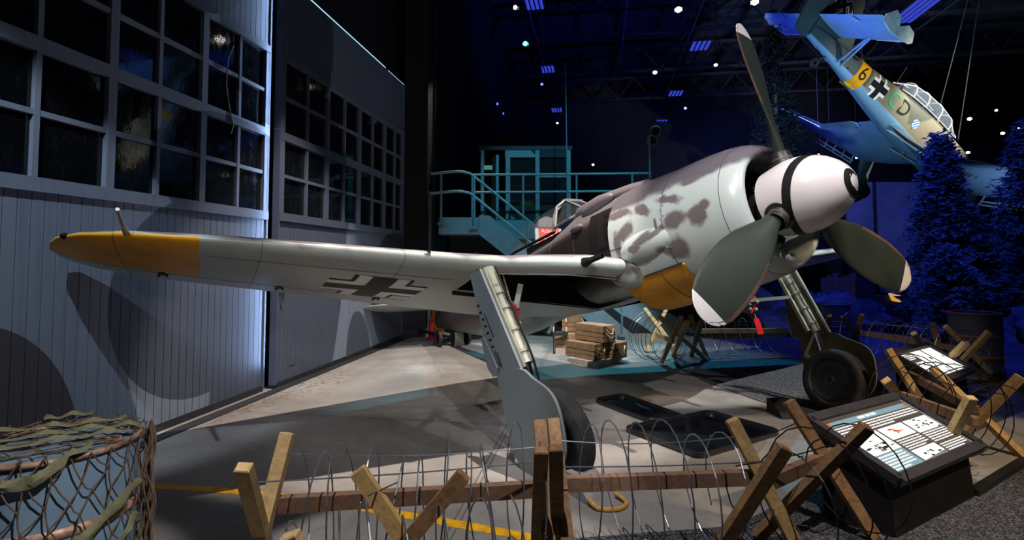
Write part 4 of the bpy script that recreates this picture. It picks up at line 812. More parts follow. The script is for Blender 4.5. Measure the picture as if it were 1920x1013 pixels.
# wings
def swing(s):
    st = [(.35, -2.55, -5.75, -.52, .42), (1.2, -2.65, -5.72, -.82, .40), (2.1, -2.75, -5.65, -1.05, .38), (2.3, -2.8, -5.6, -1.03, .37), (4.5, -3.05, -5.2, -.68, .26), (6.3, -3.28, -4.9, -.40, .16), (6.75, -3.5, -4.8, -.34, .10), (6.9, -3.9, -4.6, -.31, .02)]
    def P(y, c, sd):
        g = lambda k: interp([(q[0], q[k]) for q in st], y); return Vector((lerp(g(1), g(2), c), s * y, g(3) + sd * g(4) * naca(c)))
    m_ = sb(); rr = []
    for y in [q[0] for q in st]: rr.append([P(y, c, 1) for c in CF[::-1]] + [P(y, c, -1) for c in CF[1:-1]])
    m_.loft(rr); m_.mi = []
    nn = len(rr[0])
    for j in range(len(rr) - 1):
        for i in range(nn): m_.mi.append(1 if i < 14 else (2 if j >= 5 else 0))
    m_.mi += [0, 0]
    w_ = m_.build('wing', [SBLUE, SGRN, YELP], stk, 45)
    # separate hanging flap along the trailing edge
    for ya, yb in ((.7, 2.05), (2.3, 4.4), (4.45, 6.5)):
        m_ = sb(); m_.loft([[P(y, 1, 0) + Vector((.10, 0, -.16)), P(y, 1, 0) + Vector((-.12, 0, -.12)), P(y, 1, 0) + Vector((-.42, 0, -.20)), P(y, 1, 0) + Vector((-.12, 0, -.17))] for y in (ya, yb)]); m_.build('flap', SBLUE, w_)
    for y in (1.0, 2.2, 3.3, 4.4, 5.5): m_ = sb(); m_.bar(P(y, .9, -1), P(y, 1, 0) + Vector((-.1, 0, -.16)), .03, .05); m_.build('flap_hinge', SGRN, w_)
    # dive brake: two slats and cross links under the front spar
    for dz in (-.18, -.30): m_ = sb(); m_.bar(P(2.55, .07, -1) + Vector((.05, 0, dz)), P(4.6, .07, -1) + Vector((.05, 0, dz)), .02, .055); m_.build('dive_brake_slat', SPALE, w_)
    for y in (2.6, 3.1, 3.6, 4.1, 4.55): m_ = sb(); m_.bar(P(y, .08, -1), P(y, .07, -1) + Vector((.05, 0, -.32)), .04, .03); m_.build('dive_brake_link', SPALE, w_)
    # underside cross
    def cq(nm, qs, mm, o):
        m_ = sb()
        for (xa, xb, ya, yb) in qs:
            V = []
            for X, Y in ((xa, ya), (xb, ya), (xb, yb), (xa, yb)):
                y = 5.2 + Y; g = lambda k: interp([(q[0], q[k]) for q in st], y); cc = (g(1) + 4.15 - 0 - X - g(1) * 1 + 0) if 0 else ((g(1) - (-4.1 + X)) / (g(1) - g(2))); V.append(P(y, min(1, max(0, cc)), -1) + Vector((0, 0, -o)))
            m_.add(V, [(0, 1, 2, 3)])
        m_.build(nm, mm, w_)
    cq('cross_border', [(-.5, .5, -.22, .22), (-.22, .22, -.5, .5)], WHT, .02); cq('cross_marking', [(-.5, .5, -.12, .12), (-.12, .12, -.5, .5)], BLKP, .026)
    # spatted wheel leg; dark green puts its unlit look into the colour
    m_ = sb(); m_.loft([[Vector((-2.95 + (z + 1.0) * -.62 + dx * lx, s * 2.1 + dy * ly, z)) for dx, dy in [(math.cos(t * math.pi / 8), math.sin(t * math.pi / 8)) for t in range(16)]] for z, lx, ly in ((-1.0, .42, .17), (-1.5, .34, .15), (-1.9, .36, .17))]); lg = m_.build('gear_leg', SGRN, stk, 45)
    m_ = sb(); rr = []
    for i in range(13):
        t = i / 12; xx = lerp(.72, -1.15, t); rr_ = math.sin(math.pi * min(1, .02 + t ** .72 * .98)) ** .6
        rr.append([Vector((-2.35 + xx, s * 2.1 + .24 * rr_ * math.cos(k * math.pi / 8), -2.1 + .34 * rr_ * math.sin(k * math.pi / 8))) for k in range(16)])
    m_.loft(rr); spt = m_.build('wheel_spat', SGRN, stk, 50)
    m_ = sb(); m_.lathe([(-.1, .2), (-.12, .3), (-.08, .38), (.08, .38), (.12, .3), (.1, .2)], Vector((-2.2, s * 2.1, -2.25)), (0, 1, 0), 24); m_.build('wheel', RUB, stk, 40)
swing(1); swing(-1)
# tail group
for s in (-1, 1):
    m_ = sb(); rr = []
    for y, le, te in ((.1, -9.2, -10.5), (1.2, -9.22, -10.5), (2.35, -9.28, -10.5)): rr.append([Vector((lerp(le, te, c), s * y, .55 + sd * .14 * naca(c))) for c, sd in [(c, 1) for c in CF[::-1]] + [(c, -1) for c in CF[1:-1]]])
    m_.loft(rr); tp_ = m_.build('tailplane', SBLUE, stk, 45)
    m_ = sb(); m_.loft([[Vector((-9.2, s * y, .56)), Vector((-9.19, s * y, .535)), Vector((-9.24, s * y, .51)), Vector((-9.3, s * y, .54))] for y in (1.35, 2.34)]); m_.build('leading_edge', SPALE, tp_)
    m_ = sb(); m_.prism([Vector((xx, s * 2.36, zz)) for xx, zz in ((-9.15, .55), (-9.3, .75), (-9.6, .80), (-9.85, .62), (-10.0, .80), (-10.25, .85), (-10.45, .62), (-10.4, .45), (-10.0, .38), (-9.6, .42), (-9.25, .46))], (0, s * .05, 0)); m_.build('end_balance', SPALE, tp_)
    m_ = sb(); m_.bar(Vector((-10.28, s * 1.5, .47)), Vector((-10.5, s * 1.42, .42)), .03, .03); m_.build('elevator_horn', SPALE, tp_)
    for x0 in (-8.75, -8.95): m_ = sb(); m_.bar(Vector((x0, s * .2, -.12)), Vector((-9.45 + (x0 + 8.85) * .3, s * 1.30, .50)), .05, .09); m_.build('tail_strut', SBLUE, stk)
m_ = sb(); m_.prism([Vector((xx, -.05, zz)) for xx, zz in ((-8.55, .36), (-8.85, .9), (-9.25, 1.65), (-9.6, 1.92), (-10.32, 1.95), (-10.32, 0.0), (-9.6, .2))], (0, .10, 0)); fn = m_.build('tail_fin', SGRN, stk)
m_ = sb(); m_.prism([Vector((xx, -.04, zz)) for xx, zz in ((-10.34, 1.95), (-10.75, 1.9), (-11.0, 1.3), (-11.02, .5), (-10.85, -.1), (-10.4, -.15))], (0, .08, 0)); m_.build('rudder', SGRN, stk)
# historical tail marking as painted on the museum aircraft
fx, fz, q_ = -9.86, 1.22, .056
def tmark(nm, grow, m, yy):
    rot = R(45); g = grow
    R_ = [(-1 - g, 1 + g, -5 - g, 5 + g), (-5 - g, 5 + g, -1 - g, 1 + g), (-1 - g, 5 + g, 3 - g, 5 + g), (3 - g, 5 + g, -5 - g, 1 + g), (-5 - g, 1 + g, -5 - g, -3 + g), (-5 - g, -3 + g, -1 - g, 5 + g)]
    for r_ in R_:
        m_ = sb(); V = []
        for X, Y in ((r_[0], r_[2]), (r_[1], r_[2]), (r_[1], r_[3]), (r_[0], r_[3])): V.append(Vector((fx + q_ * (X * math.cos(rot) - Y * math.sin(rot)), yy, fz + q_ * (X * math.sin(rot) + Y * math.cos(rot)))))
        m_.add(V, [(0, 1, 2, 3)]); m_.build(nm, m, fn)
tmark('tail_marking_border', .6, WHT, -.056); tmark('tail_marking', 0, BLKP, -.058)
# tail wheel leg
m_ = sb(); m_.tube([(-9.3, 0, -.15), (-9.45, 0, -.42)], .05, 8); m_.lathe([(-.06, .05), (-.07, .12), (-.04, .16), (.04, .16), (.07, .12), (.06, .05)], (-9.5, 0, -.5), (0, 1, 0), 18); m_.build('tail_wheel', DARKM, stk, 40)
# canopy
CG = glass('bomber_glass', (.5, .6, .7), .03, .14)
CR = [(-2.95, .40, .52, .66), (-3.5, .42, .55, 1.02), (-4.2, .42, .58, 1.10), (-5.0, .42, .58, 1.08), (-5.7, .40, .56, 1.0), (-6.2, .30, .54, .75)]
m_ = sb(); m_.loft([can_ring(*c_) for c_ in CR], closed=False, cap=True); cgl = m_.build('canopy_glass', CG, stk, 60)
for c_ in [(lerp(a[0], b[0], t), lerp(a[1], b[1], t), lerp(a[2], b[2], t), lerp(a[3], b[3], t)) for a, b in zip(CR, CR[1:]) for t in (0,)]: m_ = sb(); m_.tube(can_ring(*c_), .022, 5); m_.build('canopy_frame', SPALE, cgl)
for k in (0, 4, 10, 14): m_ = sb(); m_.tube([can_ring(*c_)[k] for c_ in CR], .018, 5); m_.build('canopy_frame', SPALE, cgl)
for xx in (-3.9, -5.4):
    m_ = sb(); m_.sphere((xx, 0, .80), (.12, .11, .14), 10, 8); m_.box((xx - .2, 0, .6), (.08, .4, .5)); m_.build('seat_back', DARKM, stk, 40)
# belly bomb crutch and aerials
for a_, b_ in (((-4.35, -.30, -.86), (-3.6, .3, -.90)), ((-4.35, .30, -.86), (-3.6, -.3, -.90))): m_ = sb(); m_.bar(a_, b_, .03, .03); m_.build('bomb_crutch', SPALE, stk)
m_ = sb(); m_.tube([(-6.25, 0, .62), (-6.3, 0, 1.25)], .012, 6); m_.build('aerial', DARKM, stk)
m_ = sb(); m_.lathe([(-.35, .42), (-.2, .36), (-.05, .2), (0, .02)], (0, 0, 0), (1, 0, 0), 24); m_.build('spinner', SGRN, stk, 50)
for k in range(3):
    a = R(25 + 120 * k); er = Vector((0, math.sin(a), math.cos(a))); et = Vector((0, math.cos(a), -math.sin(a))); m_ = sb(); m_.loft([[Vector((-.25, 0, 0)) + er * r + (et * .8 + Vector((.6, 0, 0))) * (w_ * c) + Vector((th * d, 0, 0)) for c, d in ((-.5, 0), (0, .5), (.5, 0), (0, -.5))] for r, w_, th in ((.3, .14, .08), (.8, .26, .05), (1.3, .24, .03), (1.65, .10, .02))]); m_.build('propeller_blade', DARKM, stk, 45)
# suspension cables
CAB = mat('steel_cable', srgb(90, 92, 98), .4, .6)
for nm, b0, up in (('a', (-2.9, -.5, .5), (0.9, -.4)), ('b', (-4.0, 0.0, 1.1), (0.7, -1.2)), ('c', (-10.3, -1.2, .62), (0, .2)), ('d', (-8.0, 0, .45), (.2, 0))):
    p = SM @ Vector(b0); MB().tube([p, Vector((p.x + up[0], p.y + up[1], 12.3))], .016, 5).build('suspension_cable', CAB, stk)
# ================================================================== TREES AND BACKGROUND
NEED = mat('conifer_needles', srgb(58, 84, 80), .8, var=.35, scale=3); BARK = mat('bark', (.05, .04, .035), .9)
def conifer(loc, h, r, label, tufts=2200, name='conifer_tree', seed=1, base=0.15, cat='tree', group='conifers around the display', leaf=None):
    rnd = random.Random(seed); root = thing(name, loc, label, cat, group); L = Vector(loc)
    MB().tube([L, L + Vector((0, 0, h * .5)), L + Vector((.05, .03, h * .95))], [h * .022, h * .015, .01], 8).build('trunk', BARK, root, 40)
    V = []; Fc = []; nb = max(30, tufts // 36)
    for b in range(nb):
        t = base + (1 - base) * ((b + rnd.random()) / nb); ang = b * 2.399 + rnd.uniform(-.4, .4); ln = r * (1 - t) ** .62 * rnd.uniform(.62, 1.1) + .10
        d = Vector((math.cos(ang), math.sin(ang), rnd.uniform(-.15, .30)))
        for k in range(36):
            q = (rnd.random() ** .55); p = L + Vector((0, 0, h * t)) + d * (ln * q) + Vector((rnd.gauss(0, .07), rnd.gauss(0, .07), rnd.gauss(0, .07) - .14 * q * q)) * (.6 + r * .45)
            sz = rnd.uniform(.08, .15) * (.7 + .3 * r)
            for _ in range(3):
                a_ = Vector((rnd.gauss(0, 1), rnd.gauss(0, 1), rnd.gauss(0, .8))).normalized(); b_ = a_.orthogonal().normalized(); i = len(V)
                V += [p - b_ * sz * .22, p + b_ * sz * .22, p + a_ * sz]; Fc.append((i, i + 1, i + 2))
    m_ = MB(); m_.add(V, Fc); m_.build('foliage', leaf or NEED, root, kind='stuff')
    return root
conifer((8.70, 10.8, 0), 4.2, .82, 'blue-lit conifer in front of the hanging dive bomber nose', 5200, seed=3)
conifer((9.95, 10.2, 0), 4.35, .88, 'blue-lit conifer cut off by the right edge of the picture', 5200, seed=4)
conifer((7.75, 15.6, 0), 8.6, 1.15, 'tall dark conifer behind the upright propeller blade', 4200, seed=5, leaf=mat('shaded_needles', srgb(22, 28, 28), .9, var=.3))  # unlit tree: its shade is put into the needle colour
conifer((11.6, 13.4, 0), 2.8, 1.2, 'low spreading blue-lit conifer behind the rusty drum', 2600, seed=6)
conifer((8.05, 9.9, 0), 1.9, .75, 'small dark conifer left of the rusty drum', 1500, seed=8)
conifer((6.6, 18.0, 0), 2.6, 1.1, 'low dark conifer behind the port landing gear', 1500, seed=9)
conifer((-0.05, 17.5, 0), 5.75, 1.0, 'small blue-lit tree top showing over the control booth', 1600, seed=11, base=.5)
# rock mound and low backdrop
ROCK = mat('mound', (.07, .075, .09), .9, var=.4, scale=2, bump=.6, bscale=6)
for i, (c_, r_, lab) in enumerate([((9.9, 9.2, .0), (1.3, 1.0, 1.15), 'blue-lit rough mound at the right edge behind the rusty drum'), ((7.0, 12.3, 0), (1.7, .6, .85), 'dark blue-lit mound behind the far barricade')]):
    m_ = MB(); V = []; Fc = []; N, M_ = 36, 10
    for j in range(M_ + 1):
        for k in range(N):
            t = j / M_ * math.pi / 2; a = 2 * math.pi * k / N; w = 1 + .12 * math.sin(a * 5 + j) + .10 * math.sin(a * 9 + j * 2.3) + .08 * math.sin(j * 1.7 + a * 3)
            V.append(Vector((c_[0] + r_[0] * math.cos(t) * math.cos(a) * w, c_[1] + r_[1] * math.cos(t) * math.sin(a) * w, r_[2] * math.sin(t) * (w if j < M_ else 1))))
    for j in range(M_): Fc += [(j * N + k, j * N + (k + 1) % N, (j + 1) * N + (k + 1) % N, (j + 1) * N + k) for k in range(N)]
    m_.add(V, Fc); m_.build('rock_mound', ROCK, smooth=60, label=lab, cat='mound')
# sky-painted back panel behind the spinner
m_ = MB(); m_.box((20.6, 27.5, 2.85), (6.8, .15, 5.7)); m_.build('wall_backdrop', mat('backdrop_grey', srgb(120, 118, 150), .8, var=.2, scale=.4), kind='structure')
m_ = MB(); m_.box((18.6, 27.38, 2.85), (.12, .1, 5.7)); m_.build('trim_4', DARKM, kind='structure', label='dark vertical joint strip on the blue-lit backdrop')
# ================================================================== WOOD, WIRE
def wood(name, c1, c2, sc=3):
    n = NT(name); oc = n.n('ShaderNodeTexCoord').outputs['Object']; P = n.pos(); g = n.noise(n.scalev(oc, (7, 7, 7)), sc, 6, .7, 1.2); h_ = n.noise(oc, 1.6, 3)
    c = n.mix(n.ramp(g, .3, .75), c1, c2); c = n.mix(n.math('MULTIPLY', n.ramp(h_, .5, .75), .4), c, tuple(k * .5 for k in c2)); n.fin(c, .7, 0, .3); n.bump(g, .15, .003); return n.m
PINE = wood('pine_post', srgb(196, 164, 112), srgb(160, 124, 76)); BEAMW = wood('brown_beam', srgb(140, 108, 88), srgb(112, 84, 68)); OLDW = wood('weathered_post', srgb(150, 116, 82), srgb(104, 78, 54)); PALEW = wood('pale_post', srgb(206, 178, 128), srgb(172, 138, 92)); CRATEW = wood('crate_wood', srgb(152, 128, 102), srgb(120, 96, 72), 2)
WIRE = mat('fence_wire', srgb(150, 156, 166), .35, .85, var=.1); WIRED = mat('dark_wire', srgb(60, 60, 62), .4, .8, var=.2); NAIL = mat('nail_head', (.25, .25, .26), .3, .9)
TOPZ = .80
def barricade(label, posts, beams, coil=None, strands=(), pm=PINE, wire=WIRE, seed=1, turns=9, rad=.33, barbs=True, nails=()):
    """posts: (top pixel, top z, foot pixel); beams: pairs of points"""
    rnd = random.Random(seed); P3 = []
    for p in posts:
        tu, tv, tz, fu_, fv, mm = p; a_ = G(fu_, fv, 0.0); b_ = G(tu, tv, tz); P3.append((a_, b_, mm))
    c0 = sum((a + b for a, b, _ in P3), Vector()) / (2 * len(P3)); root = thing('wire_barricade', (c0.x, c0.y, 0), label, 'barricade', 'barbed wire barricades')
    for a_, b_, mm in P3:
        d = (b_ - a_).normalized(); up = d.cross(Vector((1, 0, 0))).cross(d)
        po = MB().bar(a_ + Vector((0, 0, .02)), b_, .05, .066, up=up, ch=.006).build('post', mm, root)
    for a_, b_ in beams:
        MB().bar(a_, b_, .05, .075, ch=.004).build('beam', BEAMW if pm != PALEW else PALEW, root)
        L = (b_ - a_).length
    for p in nails: MB().sphere(p, .006, 6, 4).build('nail', NAIL, root)
    if coil:
        a_, b_ = coil; d = (b_ - a_); L = d.length; d = d.normalized(); u = Vector((0, 0, 1)); w = d.cross(u).normalized(); K = turns * 22; path = []; ph = rnd.uniform(0, 6)
        tr = [rnd.uniform(.72, 1.12) for _ in range(turns + 2)]; tl = [rnd.uniform(-.35, .35) for _ in range(turns + 2)]
        for i in range(K + 1):
            t = i / K; k = t * turns; j = int(k); f = k - j; rr = rad * lerp(tr[j], tr[j + 1], f); an = ph + 2 * math.pi * k
            path.append(a_ + d * (t * L + lerp(tl[j], tl[j + 1], f) * .18 * math.sin(an)) + w * (rr * .95 * math.cos(an)) + u * (rr * math.sin(an)))
        zmin = min(p.z for p in path)
        path = [Vector((p.x, p.y, max(p.z, .012))) for p in path]
        cut = []; step = max(24, K // 4)
        MB().tube(path, .0042, 5).build('wire_coil', wire, root)
        if barbs:
            m_ = MB()
            for i in range(6, K, 11):
                p = path[i]; 
                for _ in range(2):
                    e = Vector((rnd.gauss(0, 1), rnd.gauss(0, 1), rnd.gauss(0, 1))).normalized() * .013; m_.tube([p - e, p + e], .0022, 4)
            m_.build('barb', wire, root, kind='stuff')
    for st in strands:
        a_, b_ = st[0], st[1]; sag = st[2] if len(st) > 2 else .02
        MB().tube([a_.lerp(b_, t / 10) + Vector((0, 0, -sag * math.sin(math.pi * t / 10))) for t in range(11)], .0036, 5).build('wire_strand', wire, root)
    return root, P3
def gv(u, v, z): return G(u, v, z)
# front row, left unit
X1 = [(456, 875, .78, 514, 1100, PALEW), (540, 812, .78, 440, 1200, PALEW)]
X2a = [(1015, 843, .78, 1005, 1082, OLDW), (1012, 789, .78, 1040, 1180, OLDW)]
X2b = [(1042, 838, .78, 1046, 1082, OLDW), (1037, 786, .78, 1082, 1180, OLDW)]
X3 = [(1371, 786, .78, 1516, 1075, PINE), (1472, 838, .78, 1300, 1112, OLDW)]
X4 = [(1478, 752, .78, 1642, 1016, OLDW), (1627, 799, .78, 1421, 1012, OLDW)]
bA0, bA1 = gv(497, 948, .46), gv(1024, 916, .46); bB0, bB1 = gv(1052, 908, .46), gv(1428, 895, .46); bC0, bC1 = gv(1440, 905, .44), gv(1572, 848, .44)
barricade('wooden barricade with pale posts and a brown beam left of the near wheel', X1 + X2a, [(bA0, bA1)], (Vector((-1.05, 2.60, .42)), Vector((.12, 2.82, .42))), [(gv(530, 850, .66), gv(1012, 838, .66), .03), (gv(470, 905, .66), gv(1012, 866, .62), .01)], PINE, WIRE, 3, 10, .36)
barricade('wooden barricade spanning from the near wheel to the black drip tray', X2b + X3, [(bB0, bB1)], (Vector((.30, 2.85, .42)), Vector((1.2, 2.95, .42))), [(gv(1040, 826, .66), gv(1390, 818, .66), .03), (gv(1046, 876, .62), gv(1455, 864, .62), .01)], PINE, WIRE, 5, 6, .36)
barricade('wooden barricade overlapping the near lit information panel', X4, [(bC0, bC1)], (Vector((1.30, 2.75, .40)), Vector((2.05, 3.15, .42))), [(gv(1392, 822, .64), gv(1500, 790, .64), .02), (gv(1380, 874, .6), gv(1600, 820, .6), .02)], PINE, WIRED, 9, 4, .34)
# short unit nearest the camera
X0 = [(670, 881, .74, 905, 1240, PINE), (871, 889, .74, 580, 1240, OLDW), (540, 1003, .74, 700, 1420, PALEW)]
barricade('small wooden barricade at the bottom edge with crossed pine posts', X0, [(G(640, 1040, .35), G(820, 1050, .35))], (Vector((-.78, 2.02, .33)), Vector((-.02, 2.32, .38))), [(gv(690, 930, .66), gv(745, 905, .66), .0)], PINE, WIRE, 13, 6, .36)
# right-hand units
Xr = [(1660, 713, .72, 1775, 858, PINE), (1822, 745, .72, 1740, 905, PALEW), (1664, 655, .76, 1765, 815, PINE), (1914, 706, .74, 1765, 862, PALEW), (1748, 690, .62, 1925, 868, PINE)]
barricade('tangled wooden barricade with yellowish posts between the two lit information panels', Xr, [(gv(1690, 742, .44), gv(1830, 792, .44)), (gv(1700, 700, .46), gv(1830, 770, .46))], (gv(1690, 745, .45), gv(1870, 790, .5)), [(gv(1668, 690, .66), gv(1880, 740, .66), .02)], PINE, WIRED, 17, 7, .36)
Xs = [(1713, 625, .78, 1775, 720, PALEW), (1772, 612, .78, 1868, 715, PINE), (1855, 622, .78, 1760, 728, PINE), (1812, 642, .74, 1716, 740, PALEW), (1748, 606, .76, 1775, 705, OLDW)]
barricade('wooden barricade with crossed posts in front of the rusty drum', Xs, [(gv(1600, 622, .45), gv(1800, 655, .45))], (gv(1650, 640, .42), gv(1860, 668, .45)), [(gv(1610, 600, .66), gv(1780, 620, .66), .02)], PINE, WIRE, 19, 8, .36)
Xt = [(1617, 590, .78, 1590, 668, OLDW), (1580, 593, .78, 1622, 664, OLDW), (1523, 588, .78, 1550, 650, OLDW), (1556, 592, .78, 1532, 652, OLDW)]
barricade('dark wooden barricade with crossed posts beside the blue ribbed drum', Xt, [(gv(1602, 622, .42), gv(1740, 640, .42))], (gv(1590, 625, .4), gv(1740, 640, .4)), [(gv(1560, 602, .66), gv(1740, 612, .66), .02)], OLDW, WIRE, 23, 8, .34)
# back units by the crates
Xu = [(1208, 578, .80, 1275, 668, PALEW), (1252, 574, .80, 1212, 662, PINE), (1236, 594, .80, 1325, 678, PALEW), (1278, 594, .80, 1240, 682, PALEW), (1289, 603, .80, 1262, 668, PINE)]
barricade('pale wooden barricade of crossed posts right of the wooden crates', Xu, [(gv(1232, 628, .42), gv(1262, 640, .42))], (gv(1212, 628, .42), gv(1262, 640, .42)), (), PALEW, WIRE, 29, 9, .40)
Xv = [(1294, 593, .80, 1325, 672, PINE), (1316, 600, .80, 1296, 668, OLDW), (1500, 592, .78, 1520, 660, OLDW)]
barricade('long wooden barricade under the propeller with a straight pine beam', Xv, [(gv(1310, 621, .45), gv(1488, 620, .45))], (gv(1310, 628, .40), gv(1490, 626, .40)), [(gv(1300, 606, .66), gv(1500, 608, .66), .02), (gv(1320, 600, .7), gv(1500, 600, .7), .03)], PALEW, WIRE, 31, 7, .36)
# ================================================================== DRUMS
def drum(loc, r, h, paint, rim, label, name='oil_drum', hoops=(.345, .655), ribs=False):
    root = thing(name, loc, label, 'drum'); L = Vector(loc)
    prof = [(0.012, 0), (.012, r * .97), (0.02, r * .985)]
    if ribs:
        for k in range(26): z = h * (k + .5) / 27; prof.append((z, r * (.985 if k % 2 else .965)))
    prof += [(h - .03, r * .985), (h - .025, r * .97)]
    MB().lathe(prof, L, n=48).build('body', paint, root, 40)
    MB().lathe([(h - .03, 0), (h - .03, r * .6), (h - .032, r * .97)], L, n=48).build('lid', paint, root, 40)
    for z, nm in ((0.015, 'bottom_rim'), (h - .012, 'top_rim')): MB().tube([L + Vector((r * math.cos(2 * math.pi * k / 48), r * math.sin(2 * math.pi * k / 48), z)) for k in range(48)], .013, 8, closed=True).build(nm, rim, root, 60)
    for q in hoops: MB().lathe([(h * q - .022, r * .985), (h * q - .010, r * 1.025), (h * q + .010, r * 1.025), (h * q + .022, r * .985)], L, n=48).build('hoop', rim, root, 60)
    for (bx_, by_, br) in ((.6, .3, .035), (-.55, -.4, .02)): MB().lathe([(h - .03, br), (h - .012, br), (h - .010, br * .7), (h - .016, 0)], L + Vector((bx_ * r, by_ * r, 0)), n=14).build('bung', rim, root, 40)
    return root
BLU = mat('drum_blue', srgb(124, 152, 172), .42, var=.12, scale=3, col2=srgb(104, 128, 152)); RUST = mat('rusty_rim', srgb(190, 156, 138), .5, .3, scale=14, col2=srgb(112, 74, 54))
DR = Vector((-2.0, 2.40, 0)); drum(DR, .30, .88, BLU, RUST, 'blue steel drum under a rope net in the front left corner')
DR2 = Vector((-1.98, 1.72, 0)); drum(DR2, .27, .70, BLU, RUST, 'second blue drum at the bottom left corner, mostly out of frame')
drum(G(1832, 706), .31, .92, mat('drum_grey', srgb(84, 84, 94), .5, var=.15), mat('rust_orange', srgb(150, 92, 66), .6, .2, scale=12), 'grey drum with rusty hoops at the right behind the barricade', hoops=(.33, .64))
drum(G(1562, 652), .32, .85, mat('drum_slate', srgb(70, 78, 92), .5), mat('drum_slate_rim', srgb(110, 112, 116), .45, .4), 'blue ribbed drum behind the port landing gear', hoops=(.5,), ribs=True)
# rope net with green scrim over the front drum
ROPE = mat('net_rope', srgb(96, 78, 62), .85, var=.25, scale=20); SCRIM = wood('net_scrim', srgb(128, 128, 98), srgb(96, 96, 70), 8)
net = thing('camouflage_net', (DR.x, DR.y, .0), 'brown rope net with green cloth strips draped over the blue drum', 'net')
rr_, hh = .322, .905
def npt(a, s):
    """a: angle, s: arc length outwards from the drum centre over the rim and down the side"""
    jit = .010 * math.sin(a * 13 + s * 29) + .008 * math.sin(a * 31 - s * 17)
    if s < rr_: r_ = s; z = hh - .012 + .004 * math.sin(a * 9 + s * 40)
    else: r_ = rr_ + .012 * (s - rr_) + abs(jit) * .8; z = hh - (s - rr_)
    return Vector((DR.x + r_ * math.cos(a), DR.y + r_ * math.sin(a), z + jit * .7))
NA, NS = 25, 12
m_ = MB(); nd = {}
for i in range(NA):
    for j in range(NS):
        s_ = rr_ + .02 + j * .086; nd[i, j] = npt(2 * math.pi * (i + .5 * (j % 2)) / NA + .05 * math.sin(i * 7 + j * 3), s_ + .012 * math.sin(i * 5 + j * 11))
for i in range(NA):
    for j in range(NS - 1):
        for di in ((0, -1) if j % 2 == 0 else (0, 1)):
            a_, b_ = nd[i, j], nd[(i + di) % NA, j + 1]
            if a_.z < .05 or b_.z < .05: continue
            mid = (a_ + b_) / 2 + Vector((random.uniform(-.004, .004), random.uniform(-.004, .004), -.010)); m_.tube([a_, mid, b_], .0032, 5)
        if nd[i, j].z > .05: m_.sphere(nd[i, j], .006, 6, 4)
m_.build('side_mesh', ROPE, net, 40, kind='stuff')
m_ = MB()
for k in range(-7, 8):
    for dr in (0, 1):
        P_ = []; t_ = k * .082
        for q in range(21):
            s_ = -.42 + q * .042; x_, y_ = (t_ + s_ * .5, s_) if dr else (s_, t_ - s_ * .35)
            if math.hypot(x_, y_) < rr_: P_.append(Vector((DR.x + x_ + .01 * math.sin(q * 2 + k), DR.y + y_ + .01 * math.sin(q * 1.7 + k * 2), hh - .008 + .006 * math.sin(q * 1.3 + k * 3))))
        if len(P_) > 2: m_.tube(smooth_path(P_, 2), .0032, 5)
m_.build('top_mesh', ROPE, net, 40, kind='stuff')
def scrim(pts, w=.05):
    P_ = smooth_path(pts, 5); V = []; Fc = []
    for i, p in enumerate(P_):
        d = (P_[min(i + 1, len(P_) - 1)] - P_[max(i - 1, 0)]).normalized(); o_ = Vector((p.x - DR.x, p.y - DR.y, .25 if p.z > hh - .03 else 0)); o_ = Vector((0, 0, 1)) if p.z > hh - .03 else Vector((o_.x, o_.y, 0)).normalized()
        sd = d.cross(o_).normalized() * (w / 2 * (.85 + .15 * math.sin(i * .9))); tw = o_ * (.012 + .008 * math.sin(i * 1.3)); V += [p - sd + tw * .6, p + tw * 1.5, p + sd + tw * .7]
        if i: Fc += [(3 * i - 3, 3 * i - 2, 3 * i + 1, 3 * i), (3 * i - 2, 3 * i - 1, 3 * i + 2, 3 * i + 1)]
    m_ = MB(); m_.add(V, Fc); V2 = [v - (o_ * .004) for v in V]; m_.build('scrim_strip', SCRIM, net, 60)
tp = lambda x_, y_: Vector((DR.x + x_, DR.y + y_, hh))
scrim([tp(-.30, -.02), tp(-.12, .07), tp(.02, .12), tp(.14, .22)]); scrim([tp(-.25, -.18), tp(-.05, -.06), tp(.08, .03), tp(.22, .10), tp(.29, .13)]); scrim([tp(-.12, -.27), tp(.05, -.14), tp(.2, -.02), tp(.29, .04)], .04); scrim([tp(-.22, .18), tp(-.16, .24), tp(-.08, .3)], .06)
sdp = lambda deg, s_: npt(R(deg), s_)
scrim([sdp(-95, rr_ + .04), sdp(-80, rr_ + .09), sdp(-62, rr_ + .08), sdp(-45, rr_ + .03), sdp(-30, rr_ - .02)], .055)
scrim([sdp(-75, rr_ + .60), sdp(-55, rr_ + .48), sdp(-35, rr_ + .36), sdp(-15, rr_ + .28), sdp(8, rr_ + .22)], .055); scrim([sdp(-20, rr_ + .52), sdp(-8, rr_ + .42), sdp(3, rr_ + .36)], .05)
scrim([sdp(-110, rr_ + .33), sdp(-98, rr_ + .30), sdp(-85, rr_ + .36)], .07)
# bunched net hanging off the far side
m_ = MB()
for k in range(15):
    a = R(20 + k * 1.6); b0 = npt(a, rr_ + .0) + Vector((.02, 0, 0)); path = [b0]
    for j in range(1, 14): path.append(Vector((b0.x + .012 * math.sin(j * 1.3 + k) + .03 * (j / 13) ** 2 * math.sin(k * 2.1), b0.y + .012 * math.sin(j * 1.1 + k * 2), b0.z - j * .065)))
    m_.tube(smooth_path([p for p in path if p.z > .02], 2), .0045, 5)
m_.build('hanging_bunch', ROPE, net, 40, kind='stuff')
